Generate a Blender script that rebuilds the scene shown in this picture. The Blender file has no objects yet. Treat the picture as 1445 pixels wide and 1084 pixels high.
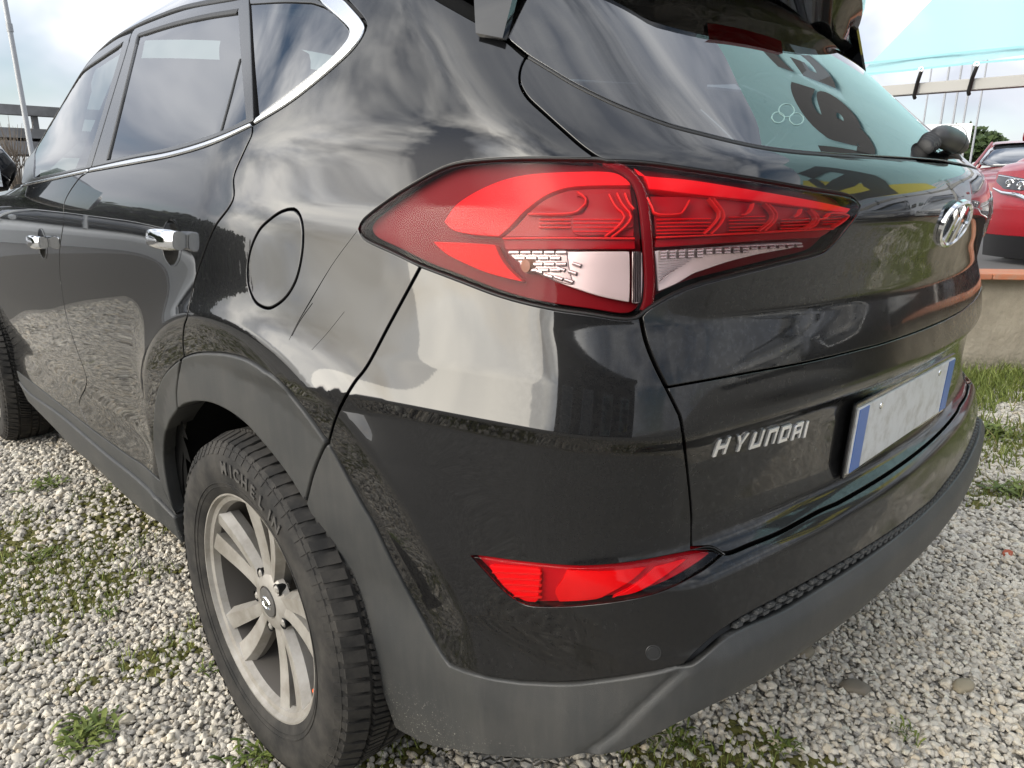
import bpy, bmesh, math, random
import numpy as np
from mathutils import Vector, Matrix, Quaternion
from mathutils.geometry import delaunay_2d_cdt
R_=math.radians
scene=bpy.context.scene
COL=scene.collection
# ------------------------------------------------------------------ camera
FPX,CW,CH=984.2,1445.0,1084.0
CPOS=np.array([-1.409,-.297,1.116]); YAW,PIT,ROL=.7851,.2656,.0057
def cam_axes():
    sy,cy=math.sin(YAW),math.cos(YAW); sp,cp=math.sin(PIT),math.cos(PIT)
    Fv=np.array([sy*cp,cy*cp,-sp]); Rv=np.array([cy,-sy,0.]); Uv=np.cross(Rv,Fv)
    cr,sr=math.cos(ROL),math.sin(ROL)
    return cr*Rv+sr*Uv,-sr*Rv+cr*Uv,Fv
CR,CU,CF=cam_axes()
cd=bpy.data.cameras.new('camera'); cam=bpy.data.objects.new('camera',cd); COL.objects.link(cam)
m=Matrix.Identity(4)
for i in range(3):
    m[i][0]=CR[i]; m[i][1]=CU[i]; m[i][2]=-CF[i]; m[i][3]=CPOS[i]
cam.matrix_world=m
cd.sensor_fit='HORIZONTAL'; cd.sensor_width=36; cd.lens=36*FPX/CW; cd.clip_start=.02; cd.clip_end=3000
cd.dof.use_dof=False
scene.camera=cam
# ------------------------------------------------------------------ light
SUN_AZ,SUN_EL=R_(-73),R_(18)          # azimuth from +y towards +x
sl=bpy.data.lights.new('sun','SUN'); sl.energy=.55; sl.angle=R_(26); sl.color=(1,.91,.75)
so=bpy.data.objects.new('sun',sl); COL.objects.link(so)
sdir=Vector((math.sin(SUN_AZ)*math.cos(SUN_EL),math.cos(SUN_AZ)*math.cos(SUN_EL),math.sin(SUN_EL)))
so.rotation_euler=sdir.to_track_quat('Z','Y').to_euler()
w=bpy.data.worlds.new('World'); scene.world=w; w.use_nodes=True
nt=w.node_tree; N=nt.nodes; L=nt.links; N.clear()
def wn(t,**k):
    n=N.new(t)
    for a,b in k.items(): setattr(n,a,b)
    return n
out=wn('ShaderNodeOutputWorld'); bg=wn('ShaderNodeBackground'); bg.inputs[1].default_value=SKY_STR=.13
sky=wn('ShaderNodeTexSky'); sky.sky_type='NISHITA'; sky.sun_disc=False; sky.sun_elevation=SUN_EL; sky.sun_rotation=SUN_AZ
sky.dust_density=1.2; sky.ozone_density=1.2
tc=wn('ShaderNodeTexCoord'); mp=wn('ShaderNodeMapping'); mp.inputs['Scale'].default_value=(1.0,1.0,1.7)
L.new(tc.outputs['Generated'],mp.inputs[0])
n1=wn('ShaderNodeTexNoise'); n1.inputs['Scale'].default_value=2.1; n1.inputs['Detail'].default_value=5; n1.inputs['Roughness'].default_value=.56; n1.inputs['Distortion'].default_value=.25
L.new(mp.outputs[0],n1.inputs['Vector'])
cr1=wn('ShaderNodeValToRGB'); cr1.color_ramp.elements[0].position=.36; cr1.color_ramp.elements[1].position=.52
L.new(n1.outputs[0],cr1.inputs[0])
# cloud brightness: grey undersides to bright tops, brighter towards the sun
n2=wn('ShaderNodeTexNoise'); n2.inputs['Scale'].default_value=4.0; n2.inputs['Detail'].default_value=4; n2.inputs['Roughness'].default_value=.5; n2.inputs['Distortion'].default_value=.3
L.new(mp.outputs[0],n2.inputs['Vector'])
cr2=wn('ShaderNodeValToRGB'); e=cr2.color_ramp.elements; e[0].position=.35; e[0].color=(2.6,2.85,3.4,1); e[1].position=.66; e[1].color=(6.0,6.1,6.3,1)
L.new(n2.outputs[0],cr2.inputs[0])
dt=wn('ShaderNodeVectorMath',operation='DOT_PRODUCT'); dt.inputs[1].default_value=sdir; L.new(tc.outputs['Generated'],dt.inputs[0])
mr=wn('ShaderNodeMapRange'); mr.inputs['From Min'].default_value=.66; mr.inputs['From Max'].default_value=1; mr.interpolation_type='SMOOTHSTEP'; L.new(dt.outputs['Value'],mr.inputs['Value'])
warm=wn('ShaderNodeMix',data_type='RGBA'); warm.inputs['A'].default_value=(1,1,1,1); warm.inputs['B'].default_value=(7.2,6.75,5.9,1); L.new(mr.outputs[0],warm.inputs['Factor'])
cm=wn('ShaderNodeMix',data_type='RGBA',blend_type='MULTIPLY'); cm.inputs['Factor'].default_value=1; L.new(cr2.outputs[0],cm.inputs['A']); L.new(warm.outputs['Result'],cm.inputs['B'])
# an overcast sky brightens from the horizon to the zenith
sx=wn('ShaderNodeSeparateXYZ'); L.new(tc.outputs['Generated'],sx.inputs[0])
zg=wn('ShaderNodeMapRange'); zg.inputs['From Min'].default_value=0; zg.inputs['From Max'].default_value=.75; zg.inputs['To Min'].default_value=1.1; zg.inputs['To Max'].default_value=2.0; L.new(sx.outputs['Z'],zg.inputs['Value'])
cg=wn('ShaderNodeVectorMath',operation='SCALE'); L.new(cm.outputs['Result'],cg.inputs[0]); L.new(zg.outputs[0],cg.inputs['Scale'])
mx=wn('ShaderNodeMix',data_type='RGBA'); L.new(cr1.outputs[0],mx.inputs['Factor']); L.new(sky.outputs[0],mx.inputs['A']); L.new(cg.outputs[0],mx.inputs['B'])
hz=wn('ShaderNodeMapRange'); hz.interpolation_type='SMOOTHSTEP'; hz.inputs['From Min'].default_value=0; hz.inputs['From Max'].default_value=.20; hz.inputs['To Min'].default_value=.55; hz.inputs['To Max'].default_value=0; L.new(sx.outputs['Z'],hz.inputs['Value'])
hm=wn('ShaderNodeMix',data_type='RGBA'); hm.inputs['B'].default_value=(5.0,5.15,5.5,1); L.new(hz.outputs[0],hm.inputs['Factor']); L.new(mx.outputs['Result'],hm.inputs['A'])
L.new(hm.outputs['Result'],bg.inputs[0]); L.new(bg.outputs[0],out.inputs[0])
scene.view_settings.view_transform='Standard'; scene.view_settings.look='None'; scene.view_settings.exposure=0.5; scene.view_settings.gamma=1
scene.cycles.use_denoising=True; scene.cycles.use_adaptive_sampling=False
scene.cycles.max_bounces=10; scene.cycles.transparent_max_bounces=16; scene.cycles.caustics_reflective=False; scene.cycles.caustics_refractive=False
# ------------------------------------------------------------------ the body surface of the car (an implicit shape)
def pchip(xs,ys):
    xs=np.asarray(xs,float); ys=np.asarray(ys,float)
    h=np.diff(xs); d=np.diff(ys)/h; m=np.zeros_like(xs)
    for i in range(1,len(xs)-1):
        if d[i-1]*d[i]>0:
            w1=2*h[i]+h[i-1]; w2=h[i]+2*h[i-1]
            m[i]=(w1+w2)/(w1/d[i-1]+w2/d[i])
    m[0]=d[0]; m[-1]=d[-1]
    def f(x):
        x=np.clip(x,xs[0],xs[-1]); i=np.clip(np.searchsorted(xs,x)-1,0,len(xs)-2)
        t=(x-xs[i])/h[i]; a=ys[i]; b=ys[i+1]
        return (2*t**3-3*t*t+1)*a+(t**3-2*t*t+t)*h[i]*m[i]+(-2*t**3+3*t*t)*b+(t**3-t*t)*h[i]*m[i+1]
    return f
def gauss_smooth(f,z0,z1,s,n=1600):
    # tabulate f and smooth with a gaussian of width s (m): spline free of kinks
    z=np.linspace(z0,z1,n); v=f(z); dz=z[1]-z[0]; k=int(4*s/dz)+1
    g=np.exp(-.5*(np.arange(-k,k+1)*dz/s)**2); g/=g.sum()
    lo=v[0]-(v[1]-v[0])*np.arange(k,0,-1); hi=v[-1]+(v[-1]-v[-2])*np.arange(1,k+1)
    w=np.convolve(np.concatenate([lo,v,hi]),g,'valid')
    return lambda x: np.interp(x,z,w)
def lin(xs,ys): return lambda x: np.interp(x,xs,ys)
HUB=(0.895,0.338); ARCH=.572
ws_=gauss_smooth(lin([.15,.30,.42,.52,.62,.75,.86,.94,1.01,1.075,1.105,1.19,1.25,1.50,1.62,1.75],
                     [.85,.885,.897,.894,.914,.9275,.9285,.9275,.925,.9195,.911,.884,.851,.712,.60,.45]),.15,1.75,.020)
taper_=lin([.3,.9,1.1,1.3,1.5,1.7],[.16,.20,.23,.30,.36,.4])
y0_=gauss_smooth(lin([.15,.29,.40,.49,.545,.56,.60,.645,.665,.675,.70,.790,.816,.833,.90,.97,1.03,1.085,1.12,1.148,1.162,1.19,1.50,1.62],
                    [.24,.14,.04,-.010,-.012,.0,.008,.02,.05,.055,.061,.058,.052,.036,.048,.060,.050,.036,.039,.047,.054,.087,.448,.605]),.15,1.62,.0065)
c_=gauss_smooth(lin([.15,.3,.5,.65,.70,.80,.86,.91,.97,1.07,1.18,1.3,1.5,1.62],
                    [.20,.17,.15,.15,.15,.15,.145,.14,.17,.19,.25,.27,.22,.2]),.15,1.62,.03)
k_=lin([.3,.9,1.0,1.2,1.5],[.10,.10,.10,.13,.16])
def arch(y,z):
    r=np.hypot(y-HUB[0],z-HUB[1]); d=r-ARCH
    e=.007; pos=.5*(d+np.sqrt(d*d+e*e)); neg=pos-d          # softened crease
    return .022*(1-.65*np.clip((y-1.1)/.28,0,1)**2)*np.exp(-pos/.05)-.018*np.minimum(neg/.09,1)
def Ws(y,z):
    t=taper_(z); w=ws_(z)-t*np.maximum(1.0-y,0)**2-.012*np.maximum(y-2.0,0)**2-.05*np.clip((z-1.1)/.15,0,1)*np.maximum(y-1.7,0)**2
    q=np.clip((.98-y)/.45,0,1); q=q*q*(3-2*q)
    u=np.clip((1.50-z)/.50,0,1); u=u*u*(3-2*u)
    cr=np.where(z>.838,-.046*(1-np.exp(-np.maximum(z-.838,0)/.19))*u,-.45*np.minimum(.838-z,.026)+.0117*np.clip((.75-z)/.2,0,1))
    return w+arch(y,z)+q*cr
def Rr(x,z):
    ax=np.abs(x); w=np.clip((ax-.4)/.4,0,1); w=w*w*(3-2*w)
    y0=y0_(z); tuck=np.where(z<.49,np.maximum(y0+.011,0),0)
    return y0-tuck*.8*w+c_(z)*x*x
def Zr(x,y): return 1.70-.075*x*x-.035*np.maximum(1.6-y,0)**2-.03*np.maximum(y-1.9,0)**2
def smax(a,b,k):
    h=np.clip(.5+.5*(a-b)/k,0,1); return b+(a-b)*h+k*h*(1-h)
def F(P):
    x,y,z=P[...,0],P[...,1],P[...,2]
    a=np.abs(x)-Ws(y,z); b=Rr(x,z)-y
    g=smax(a,b*.8,k_(z))
    zz=z-1.15
    w=(y-np.where(zz>0,2.95-1.35*zz,2.95-6*zz)+.3*x*x)*.6
    g=smax(g,w,.06)
    return smax(g,z-Zr(x,y),.14)
def grad(P,e=1e-3):
    g=np.stack([(F(P+e*v)-F(P-e*v)) for v in np.eye(3)],-1)
    return g/np.linalg.norm(g,axis=-1,keepdims=True)
SURF=F
def crays(l):
    l=np.asarray(l,float)
    return CF+((l[:,0]-CW/2)/FPX)[:,None]*CR-((l[:,1]-CH/2)/FPX)[:,None]*CU
def hitpx(l,off=0.):
    d=crays(l); o=CPOS
    T=np.full(len(d),np.nan); ts=np.linspace(.25,5.2,1000); prev=SURF(o+ts[0]*d)-off; done=np.zeros(len(d),bool)
    best=np.full(len(d),1e9); bt=np.full(len(d),1.)
    for i in range(1,len(ts)):
        cur=SURF(o+ts[i]*d)-off; k=(~done)&(prev>0)&(cur<=0)
        b=(~done)&(cur<best); best[b]=cur[b]; bt[b]=ts[i]
        if k.any():
            lo=np.full(k.sum(),ts[i-1]); hi=np.full(k.sum(),ts[i]); dd=d[k]
            for _ in range(22):
                mm=.5*(lo+hi); f=SURF(o+mm[:,None]*dd)-off>0; lo=np.where(f,mm,lo); hi=np.where(f,hi,mm)
            T[k]=hi; done|=k
        prev=cur
        if done.all(): break
    T=np.where(done,T,bt)              # a ray that just misses: nearest approach
    return o+T[:,None]*d
CX,CY,KA=-.30,.62,.5
S0=KA*math.pi/2-CX
def chart(P):
    P=np.atleast_2d(P).astype(float); x=P[:,0].copy(); y=P[:,1]; fl=x>0; x=np.where(fl,-x,x)
    th=np.arctan2(CY-y,np.maximum(CX-x,1e-6))
    s=np.where((y>CY),-(y-CY),np.where(x>CX,KA*math.pi/2+(x-CX),KA*np.clip(th,0,math.pi/2)))
    s=np.where(fl,2*S0-s,s)
    return np.stack([s,P[:,2]],-1)
def unchart(q,off=0.):
    q=np.atleast_2d(q).astype(float); s=q[:,0].copy(); z=q[:,1]; fl=s>S0; s=np.where(fl,2*S0-s,s)
    th=np.clip(s/KA,0,math.pi/2)
    O=np.stack([np.where(s>KA*math.pi/2,CX+s-KA*math.pi/2,CX),np.where(s<0,CY-s,CY),z],-1)
    D=np.stack([-np.cos(th),-np.sin(th),0*z],-1)
    lo=np.zeros(len(s)); hi=np.full(len(s),1.0)
    for _ in range(26):
        mm=.5*(lo+hi); f=SURF(O+mm[:,None]*D)-off<0; lo=np.where(f,mm,lo); hi=np.where(f,hi,mm)
    P=O+lo[:,None]*D; P[:,0]=np.where(fl,-P[:,0],P[:,0])
    return P
def top_un(q,off=0.):
    q=np.atleast_2d(q); lo=np.full(len(q),1.2); hi=np.full(len(q),1.9)
    for _ in range(26):
        mm=.5*(lo+hi); f=SURF(np.c_[q,mm])-off<0; lo=np.where(f,mm,lo); hi=np.where(f,hi,mm)
    return np.c_[q,lo]
def cat(l,n=8,closed=False):
    """Catmull-Rom through the points"""
    P=np.asarray(l,float)
    if len(P)<3: return P
    A=np.vstack([2*P[0]-P[1],P,2*P[-1]-P[-2]]); o=[]
    for i in range(1,len(A)-2):
        p0,p1,p2,p3=A[i-1:i+3]
        t=np.linspace(0,1,n,endpoint=False)[:,None]
        o.append(.5*(2*p1+(p2-p0)*t+(2*p0-5*p1+4*p2-p3)*t**2+(3*p1-p0-3*p2+p3)*t**3))
    return np.vstack(o+[P[-1:]])
def resample(P,h,closed=True,corner=35):
    """even spacing, sharp corners kept"""
    P=np.asarray(P,float)
    k=np.r_[True,np.linalg.norm(np.diff(P,axis=0),axis=1)>1e-5]; P=P[k]
    if closed and np.linalg.norm(P[0]-P[-1])<1e-5: P=P[:-1]
    n=len(P); cor=[]
    for i in range(n):
        if not closed and i in (0,n-1): cor.append(i); continue
        a=P[i]-P[i-1]; b=P[(i+1)%n]-P[i]
        ca=np.dot(a,b)/(np.linalg.norm(a)*np.linalg.norm(b)+1e-12)
        if ca<math.cos(R_(corner)): cor.append(i)
    if not cor: cor=[0]
    if closed: segs=[(cor[i],cor[(i+1)%len(cor)]) for i in range(len(cor))]
    else: segs=[(cor[i],cor[i+1]) for i in range(len(cor)-1)]
    out=[]
    for a,b in segs:
        idx=[a]; j=a
        while True:
            j=(j+1)%n; idx.append(j)
            if j==b: break
        q=P[idx]; d=np.r_[0,np.cumsum(np.linalg.norm(np.diff(q,axis=0),axis=1))]
        m=max(1,int(round(d[-1]/h))); t=np.linspace(0,d[-1],m+1)
        r=np.stack([np.interp(t,d,q[:,c]) for c in range(q.shape[1])],-1)
        out.append(r[:-1])
    out=np.vstack(out)
    return out if closed else np.vstack([out,P[-1:]])
def area2(P): x,y=P[:,0],P[:,1]; return .5*np.sum(x*np.roll(y,-1)-y*np.roll(x,-1))
def inside(Q,P):
    Q=np.atleast_2d(Q); r=np.zeros(len(Q),bool); n=len(P); x,y=Q[:,0],Q[:,1]
    for i in range(n):
        x1,y1=P[i]; x2,y2=P[(i+1)%n]
        if y1==y2: continue
        c=((y1>y)!=(y2>y))&(x<(x2-x1)*(y-y1)/(y2-y1)+x1); r^=c
    return r
def inward(P):
    """unit mitred inward vectors of a CCW polygon"""
    a=P-np.roll(P,1,0); b=np.roll(P,-1,0)-P
    a/=np.linalg.norm(a,axis=1,keepdims=True)+1e-12; b/=np.linalg.norm(b,axis=1,keepdims=True)+1e-12
    na=np.stack([-a[:,1],a[:,0]],-1); nb=np.stack([-b[:,1],b[:,0]],-1)
    m=na+nb; l=np.linalg.norm(m,axis=1,keepdims=True); m/=l+1e-9
    c=np.clip((m*na).sum(1,keepdims=True),.45,1)
    return m/c
def mirror_mesh(me,name):
    m2=me.copy(); m2.name=name; n=len(m2.vertices); co=np.empty(n*3,np.float32); m2.vertices.foreach_get('co',co); co[0::3]*=-1
    m2.vertices.foreach_set('co',co); m2.flip_normals()
    return m2
def link(name,me,mat=None,parent=None,kind=None,label=None):
    o=bpy.data.objects.new(name,me); COL.objects.link(o)
    if mat is not None and me is not None:
        me.materials.clear(); me.materials.append(mat)
    if parent is not None: o.parent=parent
    if kind: o['kind']=kind
    if label: o['label']=label
    return o
def mesh(name,V,Fa,smooth=True,normals=None):
    me=bpy.data.meshes.new(name); me.from_pydata([tuple(v) for v in V],[],[tuple(f) for f in Fa]); me.update()
    if smooth: me.polygons.foreach_set('use_smooth',[True]*len(me.polygons))
    if normals is not None: me.normals_split_custom_set_from_vertices([tuple(n) for n in normals])
    return me
def panel(name,poly,mat,parent,off=0.,gap=.0016,bev=.0014,h=.013,depth=.016,holes=(),mirror=True,un=None,flange=True,label=None,lift=None,hb=.007,feat=()):
    """A panel cut out of the body surface: poly is a closed polygon in the chart; rounded edge and a flange inwards."""
    un=un or unchart
    P=resample(poly,hb)
    if area2(P)<0: P=P[::-1]
    # drop near duplicates
    k=np.linalg.norm(P-np.roll(P,1,0),axis=1)>hb*.2; P=P[k]
    iv=inward(P)
    A=P+iv*(gap+bev); n=len(A)
    lo=A.min(0); hi=A.max(0)
    gx=np.arange(lo[0],hi[0],h); gy=np.arange(lo[1],hi[1],h*.87)
    X,Y=np.meshgrid(gx,gy); X=X+((np.arange(len(gy))%2)*h*.5)[:,None]
    G=np.stack([X.ravel(),Y.ravel()],-1)
    inn=P+iv*(gap+bev+h*.35)
    k=inside(G,inn)
    Hs=[]
    for hp in holes:
        q=resample(hp,hb); q=q if area2(q)<0 else q[::-1]
        Hs.append(q); k&=~inside(G,q+inward(q)*(-h*.35)) if False else ~inside(G,q)
    G=G[k]
    Fs=[]; marg=P+iv*(gap+bev+.003)
    for q in feat:
        kk=inside(q,marg)
        for hq in Hs: kk&=~inside(q,hq+inward(hq)*.003)
        run=[]
        for i in range(len(q)+1):
            if i<len(q) and kk[i]: run.append(q[i])
            else:
                if len(run)>1: Fs.append(np.array(run))
                run=[]
    if Fs:
        from mathutils.kdtree import KDTree
        allf=np.vstack(Fs); kd=KDTree(len(allf))
        for i,v in enumerate(allf): kd.insert((v[0],v[1],0),i)
        kd.balance(); G=np.array([g for g in G if kd.find((g[0],g[1],0))[2]>h*.42])
    pts=[A]+Hs+Fs+[G]; V2=np.vstack(pts); E=[(i,(i+1)%n) for i in range(n)]; o=n
    for q in Hs: E+=[(o+i,o+(i+1)%len(q)) for i in range(len(q))]; o+=len(q)
    for q in Fs: E+=[(o+i,o+i+1) for i in range(len(q)-1)]; o+=len(q)
    vs,_,fs,ov,_,_=delaunay_2d_cdt([Vector(v) for v in V2],E,[],0,1e-7)
    vs=np.array([tuple(v) for v in vs]); fs=np.array([f for f in fs if len(f)==3])
    cen=vs[fs].mean(1); k=inside(cen,A)
    for q in Hs: k&=~inside(cen,q)
    fs=fs[k]
    # orientation CCW in chart -> outward in space (x left, z up seen from outside: s grows to the right)
    P3=un(vs,off); n3=grad(P3)
    if lift is not None: P3=P3+n3*lift(vs,P3)[:,None]
    f0=fs; t=P3[f0]; nn=np.cross(t[:,1]-t[:,0],t[:,2]-t[:,0]); fl=(nn*n3[f0[:,0]]).sum(1)<0
    fs=np.where(fl[:,None],fs[:,::-1],fs)
    if lift is not None:
        t=P3[fs]; fn=np.cross(t[:,1]-t[:,0],t[:,2]-t[:,0]); acc=np.zeros_like(P3)
        for j in range(3): np.add.at(acc,fs[:,j],fn)
        n3=acc/(np.linalg.norm(acc,axis=1,keepdims=True)+1e-12)
    V=[P3]; NRM=[n3]; Fc=[tuple(f) for f in fs]
    if flange:
        loops=[A]+Hs; base=0
        mp={}
        for i,lst in enumerate(ov):
            for j in lst: mp[j]=i
        gi=0; nv=len(P3)
        for li,lp in enumerate(loops):
            ids=[mp.get(gi+i,None) for i in range(len(lp))]; gi+=len(lp)
            i2=inward(lp) if li==0 else inward(lp)
            ids0=np.array([ids[i] if ids[i] is not None else 0 for i in range(len(lp))])
            a=P3[ids0]; na=n3[ids0]
            edge=lp-i2*bev; e3=un(edge,off)
            if lift is not None: e3=e3+grad(e3)*lift(edge,e3)[:,None]
            outd=e3-a; outd/=np.linalg.norm(outd,axis=1,keepdims=True)+1e-9
            b1=a+outd*bev*.7-na*bev*.3; b2=a+outd*bev-na*bev; b3=b2-na*depth
            m=len(lp); s=nv
            V+=[b1,b2,b3]; nb=na+outd; nb/=np.linalg.norm(nb,axis=1,keepdims=True)
            NRM+=[nb,outd*.95+na*.2,outd]; 
            flip=None
            for i in range(m):
                j=(i+1)%m
                for r0,r1 in ((None,s),(s,s+m),(s+m,s+2*m)):
                    q=[ids0[i] if r0 is None else r0+i, ids0[j] if r0 is None else r0+j, r1+j, r1+i]
                    Fc.append(tuple(int(t) for t in q[::-1]))
            nv+=3*m
    V=np.vstack(V); NRM=np.vstack(NRM)
    me=mesh(name,V,Fc,True)
    # fix orientation of the flange quads where needed
    co=V; pn=np.array([p.normal[:] for p in me.polygons]); vn=np.array([NRM[p.vertices[0]]+NRM[p.vertices[-1]] for p in me.polygons])
    bad=[p for p,d in zip(me.polygons,(pn*vn).sum(1)) if d<0]
    if bad:
        for p in bad: p.flip()
    NRM/=np.linalg.norm(NRM,axis=1,keepdims=True)+1e-12
    me.normals_split_custom_set_from_vertices([tuple(v) for v in NRM])
    o=link(name,me,mat,parent,label=label)
    if mirror:
        V2=V*[-1,1,1]; F2=[tuple(p.vertices)[::-1] for p in me.polygons]
        m2=mesh(name,V2,F2,True); m2.normals_split_custom_set_from_vertices([tuple(v) for v in NRM*[-1,1,1]])
        link(name,m2,mat,parent,label=label)
    return o
def PX(*segs,off=0.,n=6):
    """segments of pixel traces -> chart polygon"""
    out=[]
    for s in segs:
        s=np.asarray(s,float)
        c=cat(s,n) if len(s)>2 else np.vstack([s[0]+(s[-1]-s[0])*t for t in np.linspace(0,1,12)]) if len(s)==2 else s
        out.append(chart(hitpx(c,off)))
    return np.vstack(out)
def symm(half):
    """half polygon (left side, ordered from centre top round to centre bottom) -> full one"""
    r=half.copy(); r[:,0]=2*S0-r[:,0]
    return np.vstack([half,r[::-1]])
def strip(name,pts,w,mat,parent,off=0.,hgt=.0015,mirror=True,px=True,kind=None,join=None):
    """thin raised ribbon along a line on the surface"""
    V=[];Fc=[]
    for k,line in enumerate(pts):
        ww=w[k] if isinstance(w,(list,tuple)) else w
        q=chart(hitpx(cat(line,6),off)) if px else cat(np.asarray(line,float),6)
        q=resample(q,.006,closed=False)
        if len(q)<2: continue
        t=np.gradient(q,axis=0); t/=np.linalg.norm(t,axis=1,keepdims=True)+1e-12; nn=np.stack([-t[:,1],t[:,0]],-1)
        prof=[(-.5,-.004),(-.5,hgt*.5),(-.25,hgt),(.25,hgt),(.5,hgt*.5),(.5,-.004)]
        wv=np.interp(np.linspace(0,1,len(q)),np.linspace(0,1,len(ww)),ww) if isinstance(ww,np.ndarray) else np.full(len(q),ww)
        rows=[]
        for a,b in prof:
            p=unchart(q+nn*(a*wv)[:,None],off); p=p+grad(p)*b; rows.append(p)
        base=sum(len(v) for v in V); m=len(q)
        V.append(np.vstack(rows))
        for r in range(5):
            for i in range(m-1):
                Fc.append((base+r*m+i,base+r*m+i+1,base+(r+1)*m+i+1,base+(r+1)*m+i))
    V=np.vstack(V)
    me=mesh(name,V,Fc,True)
    o=link(name,me,mat,parent,kind=kind)
    bm=bmesh.new(); bm.from_mesh(me); bmesh.ops.recalc_face_normals(bm,faces=bm.faces); bm.to_mesh(me); bm.free()
    if mirror: link(name,mirror_mesh(me,name),mat,parent,kind=kind)
    return o
# ---------------------------------------------------------------- generic solids
class MB:
    def __init__(s): s.V=[]; s.F=[]
    def add(s,V,Fc):
        b=len(s.V); s.V+=[tuple(v) for v in V]; s.F+=[tuple(b+i for i in f) for f in Fc]
    def box(s,c,d,rot=None):
        x,y,z=[k/2 for k in d]; V=[Vector((a*x,b*y,e*z)) for a in(-1,1) for b in(-1,1) for e in(-1,1)]
        if rot is not None: V=[rot@v for v in V]
        V=[v+Vector(c) for v in V]
        s.add(V,[(0,1,3,2),(4,6,7,5),(0,4,5,1),(2,3,7,6),(0,2,6,4),(1,5,7,3)])
    def tube(s,pts,r,n=8,cap=True):
        pts=[Vector(p) for p in pts]; rs=r if isinstance(r,(list,tuple)) else [r]*len(pts); rings=[]; prevu=None
        for i,p in enumerate(pts):
            t=(pts[min(i+1,len(pts)-1)]-pts[max(i-1,0)]).normalized()
            u=t.cross(Vector((0,0,1)) if abs(t.z)<.9 else Vector((1,0,0))).normalized()
            if prevu is not None and u.dot(prevu)<0: u=-u
            prevu=u; v=t.cross(u)
            rings.append([p+(u*math.cos(a)+v*math.sin(a))*rs[i] for a in [2*math.pi*k/n for k in range(n)]])
        Fc=[]
        for i in range(len(pts)-1):
            for k in range(n): Fc.append((i*n+k,i*n+(k+1)%n,(i+1)*n+(k+1)%n,(i+1)*n+k))
        if cap: Fc+= [tuple(range(n))[::-1],tuple((len(pts)-1)*n+k for k in range(n))]
        s.add([v for r_ in rings for v in r_],Fc)
    def loft(s,secs,close=True,caps=True):
        n=len(secs[0]); Fc=[]
        for i in range(len(secs)-1):
            for k in range(n if close else n-1): Fc.append((i*n+k,i*n+(k+1)%n,(i+1)*n+(k+1)%n,(i+1)*n+k))
        if caps: Fc+=[tuple(range(n))[::-1],tuple((len(secs)-1)*n+k for k in range(n))]
        s.add([v for c in secs for v in c],Fc)
    def lathe(s,prof,n=48,axis='x',cap=False):
        """prof: list of (along axis, radius)"""
        V=[];Fc=[]
        for a,r in prof:
            for k in range(n):
                t=2*math.pi*k/n
                V.append((a,r*math.cos(t),r*math.sin(t)) if axis=='x' else (r*math.cos(t),r*math.sin(t),a))
        for i in range(len(prof)-1):
            for k in range(n): Fc.append((i*n+k,i*n+(k+1)%n,(i+1)*n+(k+1)%n,(i+1)*n+k))
        s.add(V,Fc)
    def build(s,name,mat=None,parent=None,smooth=None,bevel=0,kind=None,label=None,sub=0,mtx=None):
        me=bpy.data.meshes.new(name); me.from_pydata(s.V,[],s.F); me.update()
        bm=bmesh.new(); bm.from_mesh(me)
        if mtx is not None: bmesh.ops.transform(bm,matrix=mtx,verts=bm.verts)
        bmesh.ops.recalc_face_normals(bm,faces=bm.faces)
        if bevel:
            ed=[e_ for e_ in bm.edges if len(e_.link_faces)==2 and e_.calc_face_angle(0)>.5]
            bmesh.ops.bevel(bm,geom=ed,offset=bevel,segments=2,affect='EDGES',profile=.6)
        bm.to_mesh(me); bm.free()
        if smooth is not None:
            me.polygons.foreach_set('use_smooth',[True]*len(me.polygons))
            me.set_sharp_from_angle(angle=R_(smooth))
        o=link(name,me,mat,parent,kind=kind,label=label)
        if sub:
            md=o.modifiers.new('sub','SUBSURF'); md.levels=sub; md.render_levels=sub
        return o
def thing(name,label,category,loc=(0,0,0),rz=0,group=None):
    o=bpy.data.objects.new(name,None); COL.objects.link(o); o.location=loc; o.rotation_euler=(0,0,rz); o.empty_display_size=.1
    o['label']=label; o['category']=category
    if group: o['group']=group
    return o
def tag(o,label,category,group=None):
    o['label']=label; o['category']=category
    if group: o['group']=group
    return o
def copy_tree(o,parent=None):
    c=o.copy(); COL.objects.link(c)
    if parent is not None: c.parent=parent
    for ch in list(o.children): copy_tree(ch,c)
    return c
def text_mesh(s,size,extrude=.001,offset=0.,shear=0.,align='CENTER',spacing=1.):
    cu=bpy.data.curves.new('lettering','FONT'); cu.body=s; cu.size=size; cu.extrude=extrude; cu.offset=offset; cu.shear=shear; cu.align_x=align; cu.space_character=spacing; cu.resolution_u=6
    ob=bpy.data.objects.new('lettering',cu); COL.objects.link(ob)
    dg=bpy.context.evaluated_depsgraph_get(); me=bpy.data.meshes.new_from_object(ob.evaluated_get(dg)); bpy.data.objects.remove(ob); bpy.data.curves.remove(cu)
    return me
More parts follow.
